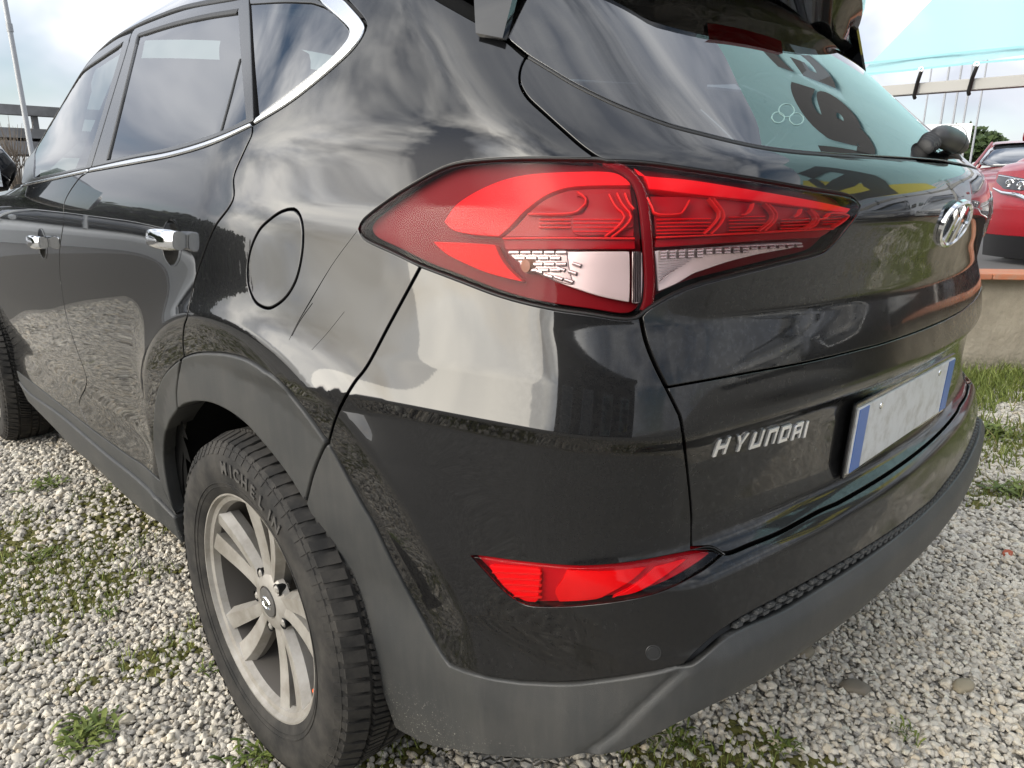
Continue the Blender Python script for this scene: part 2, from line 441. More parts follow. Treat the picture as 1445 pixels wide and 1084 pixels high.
# ------------------------------------------------------------------ materials
def srgb(r,g,b): return tuple(((c/255)/12.92 if c/255<.04045 else ((c/255+.055)/1.055)**2.4) for c in (r,g,b))
class Mt:
    def __init__(s,name):
        s.m=bpy.data.materials.new(name); s.m.use_nodes=True; s.t=s.m.node_tree; s.n=s.t.nodes; s.l=s.t.links
        s.p=s.n['Principled BSDF']; s.o=s.n['Material Output']
    def nd(s,t,ins=None,**k):
        n=s.n.new(t)
        for a,b in k.items(): setattr(n,a,b)
        for a,b in (ins or {}).items():
            if hasattr(b,'is_output') or hasattr(b,'links'): s.l.new(b,n.inputs[a])
            else: n.inputs[a].default_value=b
        return n
    def set(s,**k):
        for a,b in k.items():
            a=a.replace('_',' ')
            if hasattr(b,'links'): s.l.new(b,s.p.inputs[a])
            else: s.p.inputs[a].default_value=b
        return s
    def coord(s,scale=(1,1,1),obj=True):
        c=s.nd('ShaderNodeTexCoord'); mp=s.nd('ShaderNodeMapping',{'Vector':c.outputs['Object' if obj else 'Generated'],'Scale':scale}); return mp.outputs[0]
    def noise(s,scale,detail=4,rough=.55,vec=None,dist=0.):
        n=s.nd('ShaderNodeTexNoise',{'Scale':scale,'Detail':detail,'Roughness':rough,'Distortion':dist})
        s.l.new(vec if vec is not None else s.coord(),n.inputs['Vector']); return n.outputs['Fac']
    def ramp(s,f,a,b,ca=(0,0,0,1),cb=(1,1,1,1)):
        r=s.nd('ShaderNodeValToRGB',{'Fac':f}); e=r.color_ramp.elements; e[0].position=a; e[1].position=b; e[0].color=ca; e[1].color=cb; return r.outputs[0]
    def math(s,op,a,b=0.,c=None):
        n=s.nd('ShaderNodeMath',operation=op)
        for i,v in enumerate([a,b]+([c] if c is not None else [])):
            if hasattr(v,'links'): s.l.new(v,n.inputs[i])
            else: n.inputs[i].default_value=v
        return n.outputs[0]
    def rng(s,v,a,b,c=0.,d=1.,smooth=True):
        n=s.nd('ShaderNodeMapRange',{'Value':v,'From Min':a,'From Max':b,'To Min':c,'To Max':d},interpolation_type='SMOOTHSTEP' if smooth else 'LINEAR'); return n.outputs[0]
    def mix(s,f,a,b):
        n=s.nd('ShaderNodeMix',data_type='RGBA')
        for k,v in (('Factor',f),('A',a),('B',b)):
            if hasattr(v,'links'): s.l.new(v,n.inputs[k])
            else: n.inputs[k].default_value=v if not isinstance(v,tuple) or len(v)==4 else v+(1,)
        return n.outputs['Result']
    def bump(s,h,strength=.3,dist=.002):
        n=s.nd('ShaderNodeBump',{'Strength':strength,'Distance':dist,'Height':h}); s.l.new(n.outputs[0],s.p.inputs['Normal']); return s
    def xyz(s):
        c=s.nd('ShaderNodeTexCoord'); x=s.nd('ShaderNodeSeparateXYZ',{0:c.outputs['Object']}); return x.outputs
def simple(name,col,rough=.5,metal=0.,coat=0.,spec=.5,**k):
    m=Mt(name); m.set(Base_Color=col+(1,),Roughness=rough,Metallic=metal,Coat_Weight=coat,Specular_IOR_Level=spec)
    for a,b in k.items(): m.set(**{a:b})
    return m.m
def m_paint():
    m=Mt('black_car_paint'); X=m.xyz()
    big=m.noise(5,5,.6); fine=m.noise(140,3,.7); streak=m.noise(9,4,.6,vec=m.coord((6,6,.7)))
    low=m.rng(X[2],.86,.40,0,1)                                   # road dust settles on the lower body
    rear=m.rng(X[1],.40,.10,.0,.42)                                # and on the tail
    rr=m.math('MULTIPLY',rear,m.rng(X[2],1.08,.95))
    f=m.math('ADD',m.math('MULTIPLY',low,.10),m.math('MULTIPLY',rr,.30))
    f=m.math('MULTIPLY',f,m.math('ADD',m.math('MULTIPLY',big,.9),m.math('MULTIPLY',streak,.55)))
    f=m.math('ADD',f,.012)
    f=m.math('MULTIPLY',f,m.rng(fine,.30,.62,.55,1.15))
    col=m.mix(f,(.003,.0032,.004),(.060,.056,.049))
    m.set(Base_Color=col,Roughness=.32,Specular_IOR_Level=.06,Coat_Roughness=m.math('ADD',.015,m.math('MULTIPLY',f,.35)),Coat_IOR=1.52)
    m.set(Coat_Weight=m.rng(f,.01,.22,1.,.35))
    orange=m.noise(260,2,.5); 
    b=m.nd('ShaderNodeBump',{'Strength':.006,'Distance':.0006,'Height':orange}); m.l.new(b.outputs[0],m.p.inputs['Coat Normal'])
    return m.m
def m_clad():
    m=Mt('grey_cladding_plastic'); X=m.xyz(); n=m.noise(7,5,.6); f=m.noise(900,2,.6); st=m.noise(10,4,.6,vec=m.coord((8,8,.8)))
    d=m.math('ADD',m.math('MULTIPLY',m.rng(n,.35,.7),.5),m.math('MULTIPLY',m.rng(st,.4,.7),.22))
    col=m.mix(d,(.033,.034,.034),(.060,.058,.054)); sp=m.noise(330,2,.5); lowm=m.rng(X[2],.38,.28)
    sp=m.math('MULTIPLY',m.rng(sp,.66,.70),lowm); col=m.mix(sp,col,(.35,.33,.29))
    m.set(Base_Color=col,Roughness=.52,Specular_IOR_Level=.42); m.bump(f,.5,.0007); return m.m
def m_clear(name,tint,ior=1.5,rough=0.,dirt=0.):
    m=Mt(name); m.n.remove(m.p)
    t=m.nd('ShaderNodeBsdfTransparent',{'Color':tint+(1,)}); g=m.nd('ShaderNodeBsdfGlossy',{'Roughness':rough,'Color':(1,1,1,1)}); f=m.nd('ShaderNodeFresnel',{'IOR':ior})
    mx=m.nd('ShaderNodeMixShader',{0:f.outputs[0],1:t.outputs[0],2:g.outputs[0]}); last=mx
    if dirt:
        d=m.nd('ShaderNodeBsdfDiffuse',{'Color':(.3,.28,.24,1)}); k=m.rng(m.noise(40,5,.7),.45,.8,0,dirt)
        last=m.nd('ShaderNodeMixShader',{0:k,1:mx.outputs[0],2:d.outputs[0]})
    m.l.new(last.outputs[0],m.o.inputs[0]); return m.m
def m_red(name,col,rough=.25,lines=0,emis=0):
    m=Mt(name); m.set(Base_Color=col+(1,),Roughness=rough,Specular_IOR_Level=.12)
    if lines:
        w=m.nd('ShaderNodeTexWave',{'Scale':lines,'Vector':m.coord()},bands_direction='DIAGONAL'); m.bump(w.outputs['Fac'],.5,.001)
    return m.m
def m_tyre():
    m=Mt('tyre_rubber'); n=m.noise(16,5,.65); f=m.noise(200,3,.6)
    col=m.mix(m.rng(n,.3,.75),(.016,.0155,.015),(.048,.044,.039)); m.set(Base_Color=col,Roughness=.78,Specular_IOR_Level=.25); m.bump(f,.25,.001); return m.m
def m_rim():
    m=Mt('alloy_rim'); n=m.noise(14,5,.65); f=m.noise(220,2,.6)
    col=m.mix(m.rng(n,.3,.75),(.37,.35,.32),(.22,.20,.17)); m.set(Base_Color=col,Metallic=.35,Roughness=.45,Specular_IOR_Level=.5); m.bump(f,.04,.0004); return m.m
def m_plate():
    m=Mt('plate_white'); c=m.mix(m.rng(m.noise(22,5,.65),.42,.75,0,.75),(.58,.58,.57),(.33,.31,.27)); m.set(Base_Color=c,Roughness=.4); return m.m
M={}
M['paint']=m_paint(); M['clad']=m_clad()
M['gloss']=simple('gloss_black_trim',(.006,.006,.007),.12,coat=1)
M['film']=simple('satin_pillar_film',(.030,.030,.030),.24,spec=.7)
M['rubber']=simple('rubber_seal',(.010,.010,.010),.55)
M['gapblack']=simple('shadow_black',(.004,.004,.004),.9,spec=.1)
M['badge']=simple('badge_silver',(.80,.80,.79),.30,.65)
M['chrome']=simple('chrome',(.78,.79,.80),.07,1.)
M['satin']=simple('satin_chrome',(.72,.73,.74),.2,1.)
M['sidegl']=m_clear('side_window_glass',(.19,.24,.22),2.5)
M['reargl']=m_clear('privacy_glass',(.09,.11,.12),1.75,dirt=.03)
M['lens']=m_clear('lamp_lens',(.97,.86,.86),1.2,rough=.07)
M['fogl']=m_clear('reflector_lens',(.98,.80,.80),1.28,rough=.06)
M['house']=m_red('lamp_housing_dark_red',(.15,.001,.005),.5)
M['deep']=m_red('lamp_deep_red',(.28,.002,.007),.3)
M['bright']=m_red('lamp_bright_red',(.80,.001,.006),.4)
M['refl']=m_red('red_reflector',(.78,.002,.004),.4,lines=420)
M['cell']=m_red('lamp_cell_red',(.30,.002,.006),.35)
M['fogbase']=m_red('reflector_base_red',(.42,.003,.010),.35)
M['line']=m_red('lamp_ridge_red',(.72,.015,.015),.2)
M['white']=simple('lamp_silver_reflector',(.74,.70,.68),.25,.5)
M['whiter']=simple('lamp_ribbed_silver',(.62,.60,.59),.2,.7)
M['bowl']=simple('lamp_bowl_grey',(.42,.40,.39),.25,.6)
M['amber']=simple('amber_bulb',(.30,.16,.10),.3)
M['tyre']=m_tyre(); M['rim']=m_rim()
M['barrel']=simple('rim_barrel',(.10,.09,.08),.6,.2)
M['dark']=simple('dark_metal',(.02,.02,.02),.5,.6)
M['liner']=simple('wheel_liner',(.006,.006,.006),.85,spec=.15)
M['inner']=simple('dark_interior',(.018,.018,.019),.8)
M['seat']=simple('seat_fabric',(.05,.05,.052),.9)
M['orange']=simple('orange_paint_mark',(.75,.12,.03),.6)
M['mint']=simple('mint_sticker',(.20,.32,.30),.5)
M['scuff']=simple('pale_scuff',(.16,.155,.145),.7)
# ------------------------------------------------------------------ the black car
car=thing('parked_car','dusty black SUV with red tail lamps and grey wheel arches, filling the picture','car')
SHUT_R=[(355.7,177.5),(355,190.5),(345,212.6),(330,248.6),(330,276),(323,293),(304,319),(290,351),(276,392),(269.5,420),(264,447),(260,459),(258,482),(260,504.7)]
SHUT_C=[(259,506.5),(254,534),(252,555),(253.5,578)]
CLADQ=[(260,504.7),(272.7,500),(293.4,497.8),(324.6,500),(353.6,509),(380.6,527),(407.6,551.8),(432.5,582),(449,604.8),(463.6,625.5)]
CLADB=[(463.6,625.5),(483,658),(499.7,689.5),(516,718.5),(528.6,740),(552.7,789.8),(575.5,833.5),(602.5,883.3),(623,920.7),(634.7,937.3)]
CLADB2=[(634.7,937.3),(652.4,944.5),(687.6,955),(718.8,960),(745,962.5),(801,963.7),(857,958),(913.3,949.7),(966.6,938.5)]
CLADD=[(259,505.5),(245.7,515.5),(233,530),(225,548.7),(220.8,569.5),(219,590),(218,605),(218.5,627.7),(223,655),(227.7,679)]
ARCHD=[(253.5,578),(241.5,596.5),(235.7,617),(234,640),(235,660),(239.7,688.6),(246,714),(252.6,730)]
ARCHQ=[(253.5,578),(264,570.5),(283,567),(304,570),(328.7,582),(351.5,599.6),(370,620),(391,645),(413,675),(434,710)]
ARCHB=[(434,710),(458,765),(480,817),(507,881),(520,916),(538,965),(541,976),(558.4,1026)]
BOTB=[(558.4,1026),(576,1036.5),(613,1053),(649,1058),(696,1065.5),(738,1069.7),(779.5,1070.7),(820,1065.5)]
SEAM=[(594,375.5),(570,420),(547.8,461),(519,515),(500,540),(483,569),(471.6,596),(463.6,625.5)]
SEAMC=[(463.6,625.5),(457,637.6),(444.6,668.7),(434,710)]
TLTOP=[(507,323),(509,317),(519,305),(557.3,276.4),(605,247.8),(637,233.4),(675,227),(738.8,223.9),(837.5,224.8),(853.4,227)]
TLBOT=[(507,323),(510,331),(519,340),(557,357.6),(594,375.5),(643,394),(707,418),(770.6,434),(834.3,443.5),(875.6,450),(897,449),(910.5,439)]
TLTOP2=[(853.4,227),(913.7,230),(993,241.4),(1072.8,254),(1136.5,265.3),(1184.2,273),(1203.4,279.6),(1213,291)]
TLBOT2=[(1213,291),(1208,305),(1193.8,324),(1174.7,346.4),(1155.6,359),(1104.6,372),(1041,387.8),(990,400.5),(955,413.3),(923,430.8),(910.5,439)]
TLSEAM=[(853.4,227),(882,241.4),(898,257.3),(906,276.4),(911,310),(914,343),(917,391),(915.5,423),(910.5,439)]
GAPU=[(741.7,80.8),(735,95),(732.8,110.7),(736,124),(746,139.5),(766,158.3),(799,188),(821,207),(842.4,222.5),(853.4,227)]
GAPL=[(904,447),(911.4,481),(924.3,514.4),(941,547.6)]
GAPL2=[(941,547.6),(953.8,573.4),(962,593.7),(968,640),(974,695),(976.7,732),(976.5,772)]
FOGTOP=[(662,784),(674,783),(733,791),(802,796.7),(854,795.4),(906,789),(968.3,777),(1003,771),(1023.7,782)]
FOGBOT=[(1023.7,782),(992.5,806.4),(940.6,834),(888.7,848),(819.5,856.6),(767.6,858.3),(740,855),(715.7,841),(691.5,816.8),(670.7,794),(662,784)]
LIDLOW=[(976.5,772),(1005,771.5),(1024,780),(1059,767),(1100.7,750),(1152.6,722),(1180,710)]
CREASE=[(941,547.6),(1002.3,536.7),(1064.6,525.3),(1126.8,514),(1174.6,503.5),(1240,487)]
GLASSB=[(713,54),(746,80.8),(777,99.6),(810,119.5),(854.6,141.7),(887.8,156),(944,177),(988.6,189),(1033,200),(1077,209),(1121.5,214.8),(1188,220)]
BELT_T=[(129,236.5),(187,223.5),(243,213),(299,196),(355,172)]
BELT_B=[(123,243),(187,231.5),(243,220.5),(299,203.7),(355.7,177.5)]
QCH_O=[(355.7,177.5),(411,143.9),(467,99),(500.7,67),(515.7,41),(512,26),(489.5,0)]
QCH_I=[(362.5,165),(411,129),(459.6,89.7),(485.8,61.7),(493,48.6),(489.5,37.4),(456,7.5)]
ROOFGAP=[(600,-13),(617.7,0),(660,24),(702,47.6),(741.7,80.8)]
def R(l): return l[::-1]
def axes(x,y,z,o): return Matrix(((x[0],y[0],z[0],o[0]),(x[1],y[1],z[1],o[1]),(x[2],y[2],z[2],o[2]),(0,0,0,1)))
def rings():
    out=[]
    for r_ in (ARCH-.020,ARCH-.008,ARCH,ARCH+.008,ARCH+.020,ARCH+.035):
        a=np.arange(R_(-40),R_(200),.011/r_); y=HUB[0]+r_*np.cos(a); z=HUB[1]+r_*np.sin(a); k=z>.3; out.append(np.stack([y,z],-1)[k])
    return out
def ring_chart():
    o=[]
    for q in rings():
        # find the chart position whose surface point has this (y,z): search along s at the given z
        y=q[:,0]; s=np.where(y>CY,-(y-CY),0.); k=y>.36; q=q[k]; y=y[k]
        lo=np.full(len(y),-1.2); hi=np.full(len(y),.78)
        for _ in range(24):
            mm=.5*(lo+hi); f=unchart(np.stack([mm,q[:,1]],-1))[:,1]>y; lo=np.where(f,mm,lo); hi=np.where(f,hi,mm)
        o.append(np.stack([lo,q[:,1]],-1))
    return o
def zlines(zs,s0,s1): return [np.stack([np.arange(s0,s1,.009),np.full(len(np.arange(s0,s1,.009)),z)],-1) for z in zs]
CRL=zlines((.829,.835,.838,.841,.848),.12,2*S0-.12); CRT=zlines((.826,.8315,.837),.55,2*S0-.55)
RINGS=ring_chart(); RINGS2=RINGS+[np.stack([2*S0-q[:,0],q[:,1]],-1) for q in RINGS]
def C3(l): return chart(np.array(l,float))
# --- dark body shell behind every gap (hollow, open at windows and wheel wells)
def shell():
    V=[];Fc=[]
    ss=np.arange(-3.2,2*S0+3.2,.04); zs=np.arange(.30,1.17,.035)
    S_,Z_=np.meshgrid(ss,zs); P=unchart(np.stack([S_.ravel(),Z_.ravel()],-1),-.026)
    W_=len(ss); ok=np.ones(len(P),bool)
    for yc in (.895,.895+2.67): ok&=np.hypot(P[:,1]-yc,P[:,2]-.338)>.43
    ok|=(np.abs(P[:,0])<.55)&(P[:,1]<.5)
    ok&=~((P[:,1]<.75)&(P[:,2]<.53))
    ok&=~((P[:,1]<.75)&(P[:,2]<.53))
    for j in range(len(zs)-1):
        for i in range(W_-1):
            q=[j*W_+i,j*W_+i+1,(j+1)*W_+i+1,(j+1)*W_+i]
            if ok[q].all(): Fc.append(q)
    me=mesh('inner_body',P,Fc); link('inner_body',me,M['gapblack'],car)
shell()
# --- paint panels
quarter_poly=np.vstack([PX(QCH_O),PX([(489.5,0),(470,-14),(440,-30)]),PX([(440,-30),(520,-62),(600,-13)]),PX(ROOFGAP),PX(GAPU[:-1]),PX(R(TLTOP[:-1])),PX(TLBOT[:5]),PX(SEAM),PX(R(CLADQ)),PX(R(SHUT_R))])
def cup_hole(c):
    q0=chart(hitpx([c]))[0]; return np.array([(q0[0]+.0455*math.cos(a),q0[1]-.006+.042*math.sin(a)) for a in np.linspace(0,2*math.pi,41)])
FUEL=[(406,292.9),(417,293),(425.5,304),(429.6,326),(428,359),(420,395),(406,420),(389.5,434),(375.6,438),(359,428.5),(349.3,406),(347.4,381.5),(352,351),(364.6,323),(381,306.7),(395,297),(406,292.9)]
fuel_poly=PX(FUEL)
panel('quarter_panel',quarter_poly,M['paint'],car,holes=[fuel_poly],h=.011,feat=RINGS)
f2=resample(fuel_poly,.006); f2=f2 if area2(f2)>0 else f2[::-1]
panel('fuel_flap',f2,M['paint'],car,gap=.0044,bev=.002,h=.012,mirror=False)
ADOOR=[(227.7,679),(200,655),(177,640),(125.5,602.4),(74,562),(24,523)]
BDOOR=[(251.7,729),(200,677.5),(153,640),(88.6,585.8),(46,556),(27.7,536)]
SHUT_F=[(123,243),(110,254),(91.6,284),(89.7,314),(84,355),(85,396),(86,400),(93.4,444.8),(108.4,493.4),(121.4,530.8),(120.3,547.6),(112,570),(125.5,602.4)]
panel('rear_door',np.vstack([PX(SHUT_R),PX(CLADD),PX(ADOOR[:4]),PX(R(SHUT_F)),PX(BELT_B)]),M['paint'],car,h=.013,feat=RINGS,holes=[cup_hole((240,338))])
# front door: continues beyond the picture edge
fd_front=np.array([(-.905,3.02,1.10),(-.915,3.06,.95),(-.92,3.05,.80),(-.915,3.10,.66),(-.89,3.145,.45)])
belt_f=PX([(123,243),(60,257),(30,263)])
panel('front_door',np.vstack([PX(SHUT_F),PX(ADOOR[3:]),C3(fd_front)[::-1],belt_f[::-1]]),M['paint'],car,h=.018,holes=[cup_hole((58,341))])
fen=[(-.9,3.03,1.10),(-.9,3.09,.95),(-.9,3.07,.80),(-.9,3.12,.66)]+[(-.9,3.565-.46*math.cos(a),.338+.46*math.sin(a)) for a in np.linspace(R_(20),R_(160),18)]+[(-.9,4.15,.5),(-.9,4.15,.80),(-.9,3.9,.98)]
panel('front_fender',C3(fen),M['paint'],car,h=.03)
# roof, sill and cladding
panel('door_cladding',np.vstack([PX(R(ADOOR)),PX([ADOOR[0],(238,704),(251.7,729)]),PX(BDOOR)]),M['clad'],car,off=.002,gap=.0008,h=.02)
SILLB=[(264.5,768),(237,742),(200,716),(138,658),(107,632),(82,605.5),(44,567)]
sill=np.vstack([PX(BDOOR),PX([(27.7,536),(36,551),(44,567)]),PX(R(SILLB))])
panel('side_skirt',sill,M['clad'],car,off=.010,gap=.001,bev=.006,h=.02,depth=.06)
panel('door_arch_cladding',np.vstack([PX(R(ARCHD)),PX(R(SHUT_C)),PX(CLADD),PX([(227.7,679),(240,706),(252.6,730)])]),M['clad'],car,off=.005,gap=.0012,bev=.004,depth=.055,h=.012)
panel('wheel_arch_cladding',np.vstack([PX(CLADQ),PX(SEAMC),PX(R(ARCHQ)),PX(R(SHUT_C))]),M['clad'],car,off=.005,gap=.0012,bev=.004,depth=.055,h=.012)
# bumper: painted upper part with a hole for the fog reflector
fog_poly=PX(FOGTOP,FOGBOT)
MESHU=[(966.6,938.5),(985,920),(1010,897),(1045,873),(1100,843.5),(1155.7,812.5),(1211,780.5),(1266.5,744.5),(1310.7,711)]
half=np.vstack([PX(R(MESHU)),PX(R(CLADB2)),PX(R(CLADB)),PX(R(SEAM)),PX(TLBOT[4:-1]),PX([(904,447)]+GAPL[1:]),PX(GAPL2),PX(LIDLOW)])
half=np.vstack([[[S0,half[0,1]]],half,[[S0,half[-1,1]]]])
fm=resample(fog_poly,.006); fm2=fm.copy(); fm2[:,0]=2*S0-fm2[:,0]
panel('rear_bumper',symm(half),M['paint'],car,holes=[fm,fm2],h=.0095,mirror=False,gap=.0016,feat=RINGS2+CRL)
def _step(vs,P):
    return np.zeros(len(vs))
# lower bumper cladding, a proud centre section with a chamfered diagonal edge
zc=chart(hitpx([(1155.7,826)]))[0,1]
ML=[(968,939.3),(990,921.5),(1014,901),(1045,883),(1100,859),(1155.7,826)]
DIAG=np.array([(818,1068),(864,1036),(900,1001),(937,966.5),(968,939.5),(990,921),(1014,901)])
dl=chart(hitpx(cat(DIAG,6)))
lowhalf=np.vstack([PX(R(ML[1:])),PX(R(CLADB2)),PX(R(CLADB)),PX(SEAMC),PX(ARCHB),PX(BOTB)])
zb=.432
lowhalf=np.vstack([[[S0,zc]],lowhalf,PX([(820,1065.5),(880,1055),(941,1024),(997,993.5),(1030,977)]),[[S0-.42,.452],[S0-.25,.438],[S0,zb]]])
dq=resample(dl,.006,closed=False); DG=[dq+[o_,0] for o_ in (-.010,-.005,-.002,.002,.0055,.010)]; DG+=[np.stack([2*S0-q[:,0],q[:,1]],-1) for q in DG]
def lift_low(vs,P):
    s=np.where(vs[:,0]>S0,2*S0-vs[:,0],vs[:,0]); z=vs[:,1]
    # signed side of the diagonal line in the chart
    o=np.argsort(dl[:,1]); sl=np.interp(z,dl[o,1],dl[o,0]); d=s-sl
    # the slanted shoulder: a shallow groove then a raised centre
    r=np.clip(d/.007,0,1); r=r*r*(3-2*r)
    fade=np.clip((z-.36)/.05,0,1)
    return .0030*r-.0032*np.exp(-((d+.002)/.0045)**2)
panel('bumper_cladding',symm(lowhalf),M['clad'],car,off=.003,gap=.0008,bev=.003,h=.0085,depth=.05,mirror=False,lift=lift_low,feat=DG)
# textured strip between the two
mh=np.vstack([PX(R(MESHU)),PX(ML)]); mh=np.vstack([[[S0,chart(hitpx([MESHU[-1]]))[0,1]]],mh,[[S0,zc]]])
panel('grille_strip',symm(mh),M['rubber'],car,off=-.006,gap=-.005,bev=.001,h=.006,mirror=False,flange=False)
# the little hexagon-like ribs of the strip, one by one
zt=chart(hitpx(MESHU[3:]))[:,1]; 
mt=chart(hitpx(cat(MESHU[2:],8))); mb=chart(hitpx(cat([(1005,915)]+ML[2:]+[(1211,790),(1266.5,754),(1318,714)],8)))
rib=None; rng=random.Random(3)
for s in np.arange(mt[0,0]+.03,2*S0-mt[0,0]-.03,.021):
    ss=s if s<=S0 else 2*S0-s
    zu=np.interp(ss,mt[:,0],mt[:,1]); zl=np.interp(ss,mb[:,0],mb[:,1])
    for row in range(2):
        zz=zl+(zu-zl)*(.30+.42*row); a=unchart([[s+.0105*row,zz]],-.001)[0]; n=grad(a[None])[0]; b=unchart([[s+.0105*row+.004,zz]],-.001)[0]-a; b/=np.linalg.norm(b)
        up=np.cross(n,b); up*=np.sign(up[2]); mtx=axes(b,up,n,a)
        if rib is None:
            q=MB(); q.loft([[(-.0085,-.0030,-.004),(.0045,-.0030,-.004),(.0085,.0030,-.004),(-.0045,.0030,-.004)],[(-.0070,-.0018,.005),(.0040,-.0018,.005),(.0070,.0018,.005),(-.0040,.0018,.005)]])
            rib=q.build('grille_rib',M['clad'],car); rib.matrix_local=mtx
        else:
            c=rib.copy(); COL.objects.link(c); c.parent=car; c.matrix_local=mtx
# tailgate
lidR=symm(np.vstack([[[S0,chart(hitpx([(1340,230)]))[0,1]]],PX(R(GLASSB[1:])),PX(GAPU[:-1]),PX(TLTOP2),PX(TLBOT2),PX([(904,447)]+GAPL[1:]),PX(CREASE),[[S0,chart(hitpx([(1240,487)]))[0,1]]]]))
panel('tailgate',lidR,M['paint'],car,h=.009,mirror=False,gap=.0016)
low=np.vstack([[[S0,chart(hitpx([(1240,487)]))[0,1]]],PX(R(CREASE)),PX(GAPL2[:-1]),PX(LIDLOW),[[S0,chart(hitpx([(1180,710)]))[0,1]]]])
panel('tailgate_lower_panel',symm(low),M['paint'],car,h=.009,mirror=False,gap=.0007,bev=.0009,feat=CRT)
# rear window
gz=1.50
gh=np.vstack([[[S0,gz]],chart(unchart([[S0-.30,gz]])),chart(np.array([(-.60,.60,1.43)])),PX([(690,-8),(704,30),(713,54)]),PX(GLASSB[1:]),[[S0,chart(hitpx([(1340,229)]))[0,1]]]])
rw=panel('rear_window',symm(gh),M['reargl'],car,off=.001,gap=.0022,bev=.0016,h=.016,mirror=False,depth=.004)
strip('window_seal',[GLASSB[1:]+[(1240,225),(1293,228.6)]],.0042,M['rubber'],car,off=-.002,hgt=.0012)
# black ceramic frit behind the glass edge is the dark tailgate frame
# --- side windows, frames and chrome
WR=[(196,48.6),(240,34.5),(290,22.5),(336,15),(340,60),(347.5,168)]; WRB=[(347.5,168),(312,185.5),(243,207.5),(187,219),(151,227)]
wr=np.vstack([PX(WR[:4]),PX([(336,15),(341,90),(347.5,167)]),PX(WRB),PX([(151,227),(174,137),(196,48.6)])])
fr_out=np.vstack([PX([(187,45),(198,37),(262,13.5),(329,0.5),(351,-4)]),PX([(351,-4),(355,90),(358,170)]),PX(R(BELT_T)),PX([(129,236.5),(158,140),(187,45)])])
panel('rear_door_frame',fr_out,M['film'],car,holes=[wr],h=.014,gap=.001)
panel('rear_door_window',wr,M['sidegl'],car,off=-.003,gap=-.003,bev=.0005,h=.03,depth=.003)
strip('window_rubber',[[(152,226),(174,137),(195.5,49.5)],[(196,49.5),(240,35.5),(290,23.5),(336,16)]],[.011,.011],M['rubber'],car,off=-.0015,hgt=.002)
strip('window_divider',[[(339,84),(326,135),(312,186)]],.005,M['rubber'],car,off=-.0025)
wf=np.vstack([PX([(174,61),(145,80),(112,104.6),(74.7,145.7),(52,190.6),(46.7,243)]),PX([(46.7,243),(47,252)]),PX([(47,252),(85,243.5),(121.5,235)]),PX([(121.5,235),(148,148),(174,61)])])
ff_out=np.vstack([PX([(186,46),(160.7,58),(112,95.5),(75,140),(49,185),(34,235)]),PX([(34,235),(30,258)]),PX([(32,260),(80,248),(128,237)]),PX([(128,237),(157,141),(186,46)])])
panel('front_door_frame',ff_out,M['film'],car,holes=[wf],h=.02,gap=.001)
panel('front_door_window',wf,M['sidegl'],car,off=-.003,gap=-.003,bev=.0005,h=.03,depth=.003)
strip('window_rubber',[[(173,61.5),(145,80.5),(112,105),(75,146),(53,190)]],.010,M['rubber'],car,off=-.001,hgt=.002)
qg=np.vstack([PX([(353,6),(358,90),(364,163)]),PX(QCH_I[:-1]+[(470,18)]),PX([(470,18),(459,11),(440,4.5)]),PX([(440,4.5),(400,3.5),(353,6)])])
panel('quarter_window',qg,M['sidegl'],car,off=-.001,gap=.001,h=.03,depth=.003)
qtrim=np.vstack([PX([(351,-4),(352,2),(353,6)]),PX([(353,6),(400,3.5),(440,4.5)]),PX([(440,4.5),(459,11),(470,18)]),PX([(470,18),(459,8),(440,-8)]),PX([(440,-8),(400,-8),(351,-4)])])
panel('quarter_window_frame',qtrim,M['film'],car,h=.012,gap=.0005)
panel('chrome_window_trim',np.vstack([PX(R(BELT_B)),PX(BELT_T)]),M['satin'],car,off=.003,gap=.0006,bev=.003,h=.01)
panel('chrome_window_trim',np.vstack([PX([(30,263),(60,257),(123,243)]),PX([(125,237.5),(80,248),(37,258)])]),M['satin'],car,off=.003,gap=.0006,bev=.003,h=.01)
panel('chrome_quarter_trim',np.vstack([PX(QCH_O),PX([(489.5,0),(470,-14),(440,-30)]),PX([(440,-30),(446,-8),(456,7.5)]),PX(R(QCH_I))]),M['satin'],car,off=.003,gap=.0012,bev=.003,h=.01)
strip('roof_gasket',[[(351,-7),(329,-2),(262,10),(224,23),(198,34),(160.7,55),(112,93),(75,137.5),(49,183),(30,232)]],.012,M['rubber'],car,off=-.002,hgt=.003)
gl=chart(hitpx(cat([(600,-60),(520,-50),(440,-24),(351,-7),(262,10),(198,34),(160.7,55),(112,93),(75,137.5),(49,183),(30,232)],6)))
rr=np.vstack([gl,[[gl[-1,0],1.20],[gl[-1,0]-.12,1.20]],[[-(2.62-CY),1.30],[-(2.42-CY),1.45],[-(2.15-CY),1.60],[-(1.5-CY),1.64],[-(.7-CY),1.60]]])
panel('roof_side',rr,M['paint'],car,h=.02,gap=.002)
rg=[(x,y) for x,y in [(-.66,2.2),(-.66,.62)]]; 
rp=np.array([(-.60,.60),(.60,.60),(.62,1.5),(.60,2.25),(-.60,2.25),(-.62,1.5)])
panel('roof',rp,M['paint'],car,un=top_un,h=.05,mirror=False,off=-.001,hb=.03)
wp=np.array([(-.62,2.2),(.62,2.2),(.70,2.75),(-.70,2.75)])
panel('windscreen',wp,M['sidegl'],car,un=lambda q,off=0.:np.c_[np.atleast_2d(q),1.56-(np.atleast_2d(q)[:,1]-2.2)*.72-.12*np.atleast_2d(q)[:,0]**2],h=.08,mirror=False,hb=.05,flange=False)
bp_=np.array([(-.80,2.75),(.80,2.75),(.84,3.4),(.72,4.15),(-.72,4.15),(-.84,3.4)])
